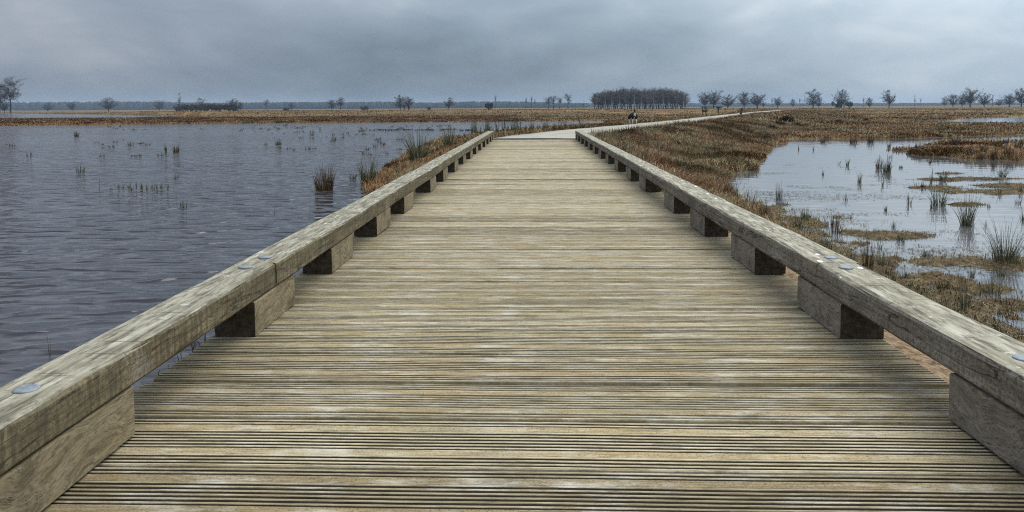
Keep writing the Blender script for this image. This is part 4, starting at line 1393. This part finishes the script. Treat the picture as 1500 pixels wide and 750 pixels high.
# dog seen from behind: tail up, head low to the left
dx, dy = on_plane(928.5, 182.6, 0.0)
dog = empty('dog', (dx, dy, 0.032), 0.0)
tag(dog, 'black and white dog on the pale path, tail raised and head lowered', 'dog')
J = {'hip': (0.03, 0, .53, (.135, .15)), 'loin': (0.01, .22, .54, (.115, .13)), 'rib': (-.03, .42, .53, (.125, .16)), 'shoulder': (-.07, .56, .53, (.11, .13)), 'neck': (-.13, .66, .43, .075), 'skull': (-.18, .70, .33, .075), 'muzzle': (-.205, .73, .23, .042), 'nose': (-.21, .745, .18, .03),
     'earl': (-.23, .66, .40, .022), 'earr': (-.12, .70, .41, .022),
     't1': (.03, -.10, .65, .045), 't2': (.025, -.13, .73, .042), 't3': (.0, -.11, .82, .036), 't4': (-.02, -.08, .87, .018),
     'thl': (-.06, -.02, .44, .095), 'stl': (-.075, .06, .30, .05), 'hol': (-.075, -.05, .18, .03), 'fol': (-.075, -.03, .04, .03), 'pl': (-.075, .03, .02, .026),
     'thr': (.12, -.02, .44, .095), 'str': (.135, .06, .30, .05), 'hor': (.135, -.05, .18, .03), 'for': (.135, -.03, .04, .03), 'pr': (.135, .03, .02, .026),
     'al': (-.14, .52, .38, .055), 'cl': (-.16, .55, .20, .032), 'wl': (-.16, .53, .04, .028), 'fpl': (-.16, .58, .02, .026),
     'ar': (.0, .52, .38, .055), 'cr': (.01, .54, .20, .032), 'wr': (.01, .52, .04, .028), 'fpr': (.01, .57, .02, .026)}
E = [('hip', 'loin'), ('loin', 'rib'), ('rib', 'shoulder'), ('shoulder', 'neck'), ('neck', 'skull'), ('skull', 'muzzle'), ('muzzle', 'nose'), ('skull', 'earl'), ('skull', 'earr'), ('hip', 't1'), ('t1', 't2'), ('t2', 't3'), ('t3', 't4'),
     ('hip', 'thl'), ('thl', 'stl'), ('stl', 'hol'), ('hol', 'fol'), ('fol', 'pl'), ('hip', 'thr'), ('thr', 'str'), ('str', 'hor'), ('hor', 'for'), ('for', 'pr'),
     ('shoulder', 'al'), ('al', 'cl'), ('cl', 'wl'), ('wl', 'fpl'), ('shoulder', 'ar'), ('ar', 'cr'), ('cr', 'wr'), ('wr', 'fpr')]
dm = skin_mesh('body', J, E, M['fur_black'])
dm.materials.append(M['fur_white'])
for p_ in dm.polygons:
    c = p_.center
    white = c.z < .27 and not (c.z < .06 and False)
    white |= (c.y < -.04 and abs(c.x - .03) < .055 and .46 < c.z < .64)
    white |= (c.y > .68 and c.z < .28)
    p_.material_index = 1 if white else 0
link(bpy.data.objects.new('body', dm), dog)
dog.scale = (1.05, 1.0, .98)


def box(x0, x1, y0, y1, z0, z1):
    v = [(x, y, z) for x in (x0, x1) for y in (y0, y1) for z in (z0, z1)]
    return v, [(0, 1, 3, 2), (4, 6, 7, 5), (0, 4, 5, 1), (2, 3, 7, 6), (1, 5, 7, 3), (0, 2, 6, 4)]


# timber barrier in the heath beyond the path
bx, by = at_dist(1042, 118); bz = height1(bx, by)
bar = empty('barrier', (bx, by, bz), 0.05)
tag(bar, 'dark timber barrier with a long top beam in the heath beyond the path', 'barrier')
K = 118 / F
zt = 1.0 - (156.6 - horizon(1042)) * K - bz
zt = max(.7, zt)
v_, f_ = box(-15.5 * K, 17 * K, -.05, .05, zt - .09, zt + .04); obj('beam', v_, f_, M['dark_timber'], bar)
v_, f_ = box(9.4 * K, 10.8 * K, -.08, .08, -.3, zt - .09); obj('post', v_, f_, M['dark_timber'], bar)
v_, f_ = box(7 * K, 13.5 * K, -.13, -.055, zt - .16, zt + .05); obj('cross_board', v_, f_, M['dark_timber'], bar)
v_, f_ = box(-13 * K, -11.8 * K, -.07, .07, -.3, zt - .09); obj('post', v_, f_, M['dark_timber'], bar)
v_, f_ = box(-8.4 * K, -7.2 * K, -.07, .07, -.3, zt - .09); obj('post', v_, f_, M['dark_timber'], bar)
v_, f_ = box(-14 * K, -6 * K, -.16, -.105, zt - .75, zt - .5); obj('board', v_, f_, M['dark_timber'], bar)

# bollard by the path
d = ray(1085, 168.3); tcur = 20.0
while tcur < 300:
    p = CAM + d * tcur
    if p.z < max(height1(p.x, p.y), -.02): break
    tcur *= 1.004
vs, fs = [], []
for (z, r, o_) in ((-.3, .17, 0), (.0, .17, 0), (.28, .15, .03), (.62, .11, .10), (.84, .085, .15), (.88, .05, .155)):
    for k in range(10):
        a = k * .6283
        vs.append((o_ + r * math.cos(a), r * math.sin(a), z))
for j in range(5):
    for k in range(10):
        a, b = j * 10 + k, j * 10 + (k + 1) % 10
        fs.append((a, b, b + 10, a + 10))
fs.append(list(range(50, 60)))
o = obj('bollard', vs, fs, M['dark_timber'], loc=(p.x, p.y, height1(p.x, p.y)), smooth=True)
tag(o, 'dark leaning timber bollard at the edge of the path where it bends away', 'bollard')

# ------------------------------------------------------------------ haze
HAZE = 0.00017
hv_, hf_ = box(-5200, 5200, -40, 5405, -3.0, 48)
hz = bpy.data.objects.new('haze', mesh_from('haze', hv_, hf_, []))
hm = bpy.data.materials.new('air')
hm.use_nodes = True
nt = hm.node_tree
nt.nodes.remove(nt.nodes['Principled BSDF'])
pv = nt.nodes.new('ShaderNodeVolumePrincipled')
pv.inputs['Color'].default_value = (0.52, 0.68, 0.88, 1)
pv.inputs['Density'].default_value = HAZE
pv.inputs['Anisotropy'].default_value = 0.0
nt.links.new(pv.outputs[0], nt.nodes['Material Output'].inputs['Volume'])
hz.data.materials.clear(); hz.data.materials.append(hm)
link(hz); tag(hz, kind='stuff')

# ------------------------------------------------------------------ sky and sun
SUN_EL, SUN_AZ = R(58), R(42)      # azimuth measured from +Y towards +X
w = bpy.data.worlds.new('World'); sc.world = w
w.use_nodes = True
nt = w.node_tree
for n_ in list(nt.nodes): nt.nodes.remove(n_)
def N(t_, **k):
    n_ = nt.nodes.new(t_)
    for a, b in k.items(): setattr(n_, a, b)
    return n_
L = nt.links.new
out = N('ShaderNodeOutputWorld')
sky = N('ShaderNodeTexSky', sky_type='NISHITA', sun_disc=False)
sky.sun_elevation = SUN_EL; sky.sun_rotation = SUN_AZ
sky.air_density = 1.5; sky.dust_density = 3.0
bg1 = N('ShaderNodeBackground'); bg1.inputs['Strength'].default_value = 0.055
L(sky.outputs[0], bg1.inputs[0])
tc = N('ShaderNodeTexCoord')
sp = N('ShaderNodeSeparateXYZ'); L(tc.outputs['Generated'], sp.inputs[0])
def Mth(op, a, b=0.0):
    n_ = N('ShaderNodeMath', operation=op)
    for i, v in enumerate((a, b)):
        if isinstance(v, (int, float)): n_.inputs[i].default_value = v
        else: L(v, n_.inputs[i])
    return n_.outputs[0]
zc = Mth('ADD', Mth('MAXIMUM', sp.outputs[2], 0.0), 0.16)
cb = N('ShaderNodeCombineXYZ')
L(Mth('DIVIDE', sp.outputs[0], zc), cb.inputs[0]); L(Mth('DIVIDE', sp.outputs[1], zc), cb.inputs[1])
def noise(scale, det, rough, loc=(0, 0, 0), sc_=(1, 1, 1), dist=0.4):
    mp = N('ShaderNodeMapping'); mp.inputs['Location'].default_value = loc; mp.inputs['Scale'].default_value = sc_
    L(cb.outputs[0], mp.inputs['Vector'])
    n_ = N('ShaderNodeTexNoise'); n_.inputs['Scale'].default_value = scale; n_.inputs['Detail'].default_value = det
    n_.inputs['Roughness'].default_value = rough; n_.inputs['Distortion'].default_value = dist
    L(mp.outputs[0], n_.inputs['Vector'])
    return n_.outputs['Fac']
def ramp(f, stops):
    n_ = N('ShaderNodeValToRGB')
    cr = n_.color_ramp
    while len(cr.elements) < len(stops): cr.elements.new(.5)
    for e, (p_, c) in zip(cr.elements, stops):
        e.position = p_; e.color = (c, c, c, 1) if isinstance(c, (int, float)) else (*c, 1)
    L(f, n_.inputs[0]); return n_.outputs[0]
def mixc(f, a, b, mode='MIX'):
    n_ = N('ShaderNodeMix', data_type='RGBA', blend_type=mode)
    for s, v in ((n_.inputs[0], f), (n_.inputs[6], a), (n_.inputs[7], b)):
        if isinstance(v, (int, float)): s.default_value = v
        elif isinstance(v, tuple): s.default_value = (*v, 1)
        else: L(v, s)
    return n_.outputs[2]
def noise3(scale, det, rough, loc, dist):
    mp = N('ShaderNodeMapping'); mp.inputs['Location'].default_value = loc; mp.inputs['Scale'].default_value = scale
    L(tc.outputs['Generated'], mp.inputs['Vector'])
    n_ = N('ShaderNodeTexNoise'); n_.inputs['Scale'].default_value = 1.0; n_.inputs['Detail'].default_value = det
    n_.inputs['Roughness'].default_value = rough; n_.inputs['Distortion'].default_value = dist
    L(mp.outputs[0], n_.inputs['Vector'])
    return n_.outputs['Fac']
n1 = noise3((2.0, 2.0, 5.2), 4, .50, (0.6, 2.1, 0.4), .3)
n2 = noise3((6.5, 6.5, 17), 5, .6, (3.1, .4, 1.3), .6)
cl = mixc(0.20, n1, n2)
base = ramp(cl, [(0.34, (0.105, 0.134, 0.166)), (0.45, (0.168, 0.206, 0.252)), (0.55, (0.228, 0.266, 0.312)), (0.68, (0.37, 0.395, 0.425))])
# brighter and bluer to the right (towards the sun), faintly lilac to the left
az = ramp(Mth('ADD', Mth('MULTIPLY', sp.outputs[0], 0.75), 0.5), [(0.12, (0.92, 0.915, 0.94)), (0.45, (0.90, 0.95, 0.975)), (0.62, (0.96, 1.015, 1.03)), (0.95, (1.38, 1.43, 1.42))])
base = mixc(1.0, base, az, 'MULTIPLY')
# an overcast sky is about three times brighter overhead than at the horizon
gd = N('ShaderNodeVectorMath', operation='DOT_PRODUCT'); L(tc.outputs['Generated'], gd.inputs[0])
gd.inputs[1].default_value = (math.sin(SUN_AZ) * math.cos(SUN_EL), math.cos(SUN_AZ) * math.cos(SUN_EL), math.sin(SUN_EL))
glow = Mth('MULTIPLY', Mth('POWER', Mth('MAXIMUM', gd.outputs['Value'], 0.0), 3.0), 0.9)     # cloud is thinner towards the sun
over = Mth('ADD', Mth('ADD', Mth('MULTIPLY', Mth('MAXIMUM', sp.outputs[2], 0.0), 1.5), 0.62), glow)
vm = N('ShaderNodeVectorMath', operation='SCALE'); L(base, vm.inputs[0]); L(over, vm.inputs['Scale'])
base = vm.outputs[0]
bg2 = N('ShaderNodeBackground'); bg2.inputs['Strength'].default_value = 1.0
L(base, bg2.inputs[0])
ms = N('ShaderNodeMixShader'); ms.inputs[0].default_value = 0.93
L(bg1.outputs[0], ms.inputs[1]); L(bg2.outputs[0], ms.inputs[2])
L(ms.outputs[0], out.inputs['Surface'])

sd_ = bpy.data.lights.new('sun', 'SUN'); sd_.energy = 1.5; sd_.angle = R(55); sd_.color = (1.0, 0.955, 0.87)
so = link(bpy.data.objects.new('sun', sd_))
sdir = Vector((math.sin(SUN_AZ) * math.cos(SUN_EL), math.cos(SUN_AZ) * math.cos(SUN_EL), math.sin(SUN_EL)))
so.rotation_euler = sdir.to_track_quat('Z', 'Y').to_euler()
so.location = (30, 30, 60)

# ------------------------------------------------------------------ view
sc.view_settings.view_transform = 'Standard'
sc.view_settings.look = 'None'
sc.view_settings.gamma = 1
sc.view_settings.exposure = 0.95
sc.view_settings.use_curve_mapping = False
sc.cycles.use_denoising = False
sc.cycles.filter_width = 1.1
sc.cycles.max_bounces = 6
sc.cycles.volume_bounces = 1
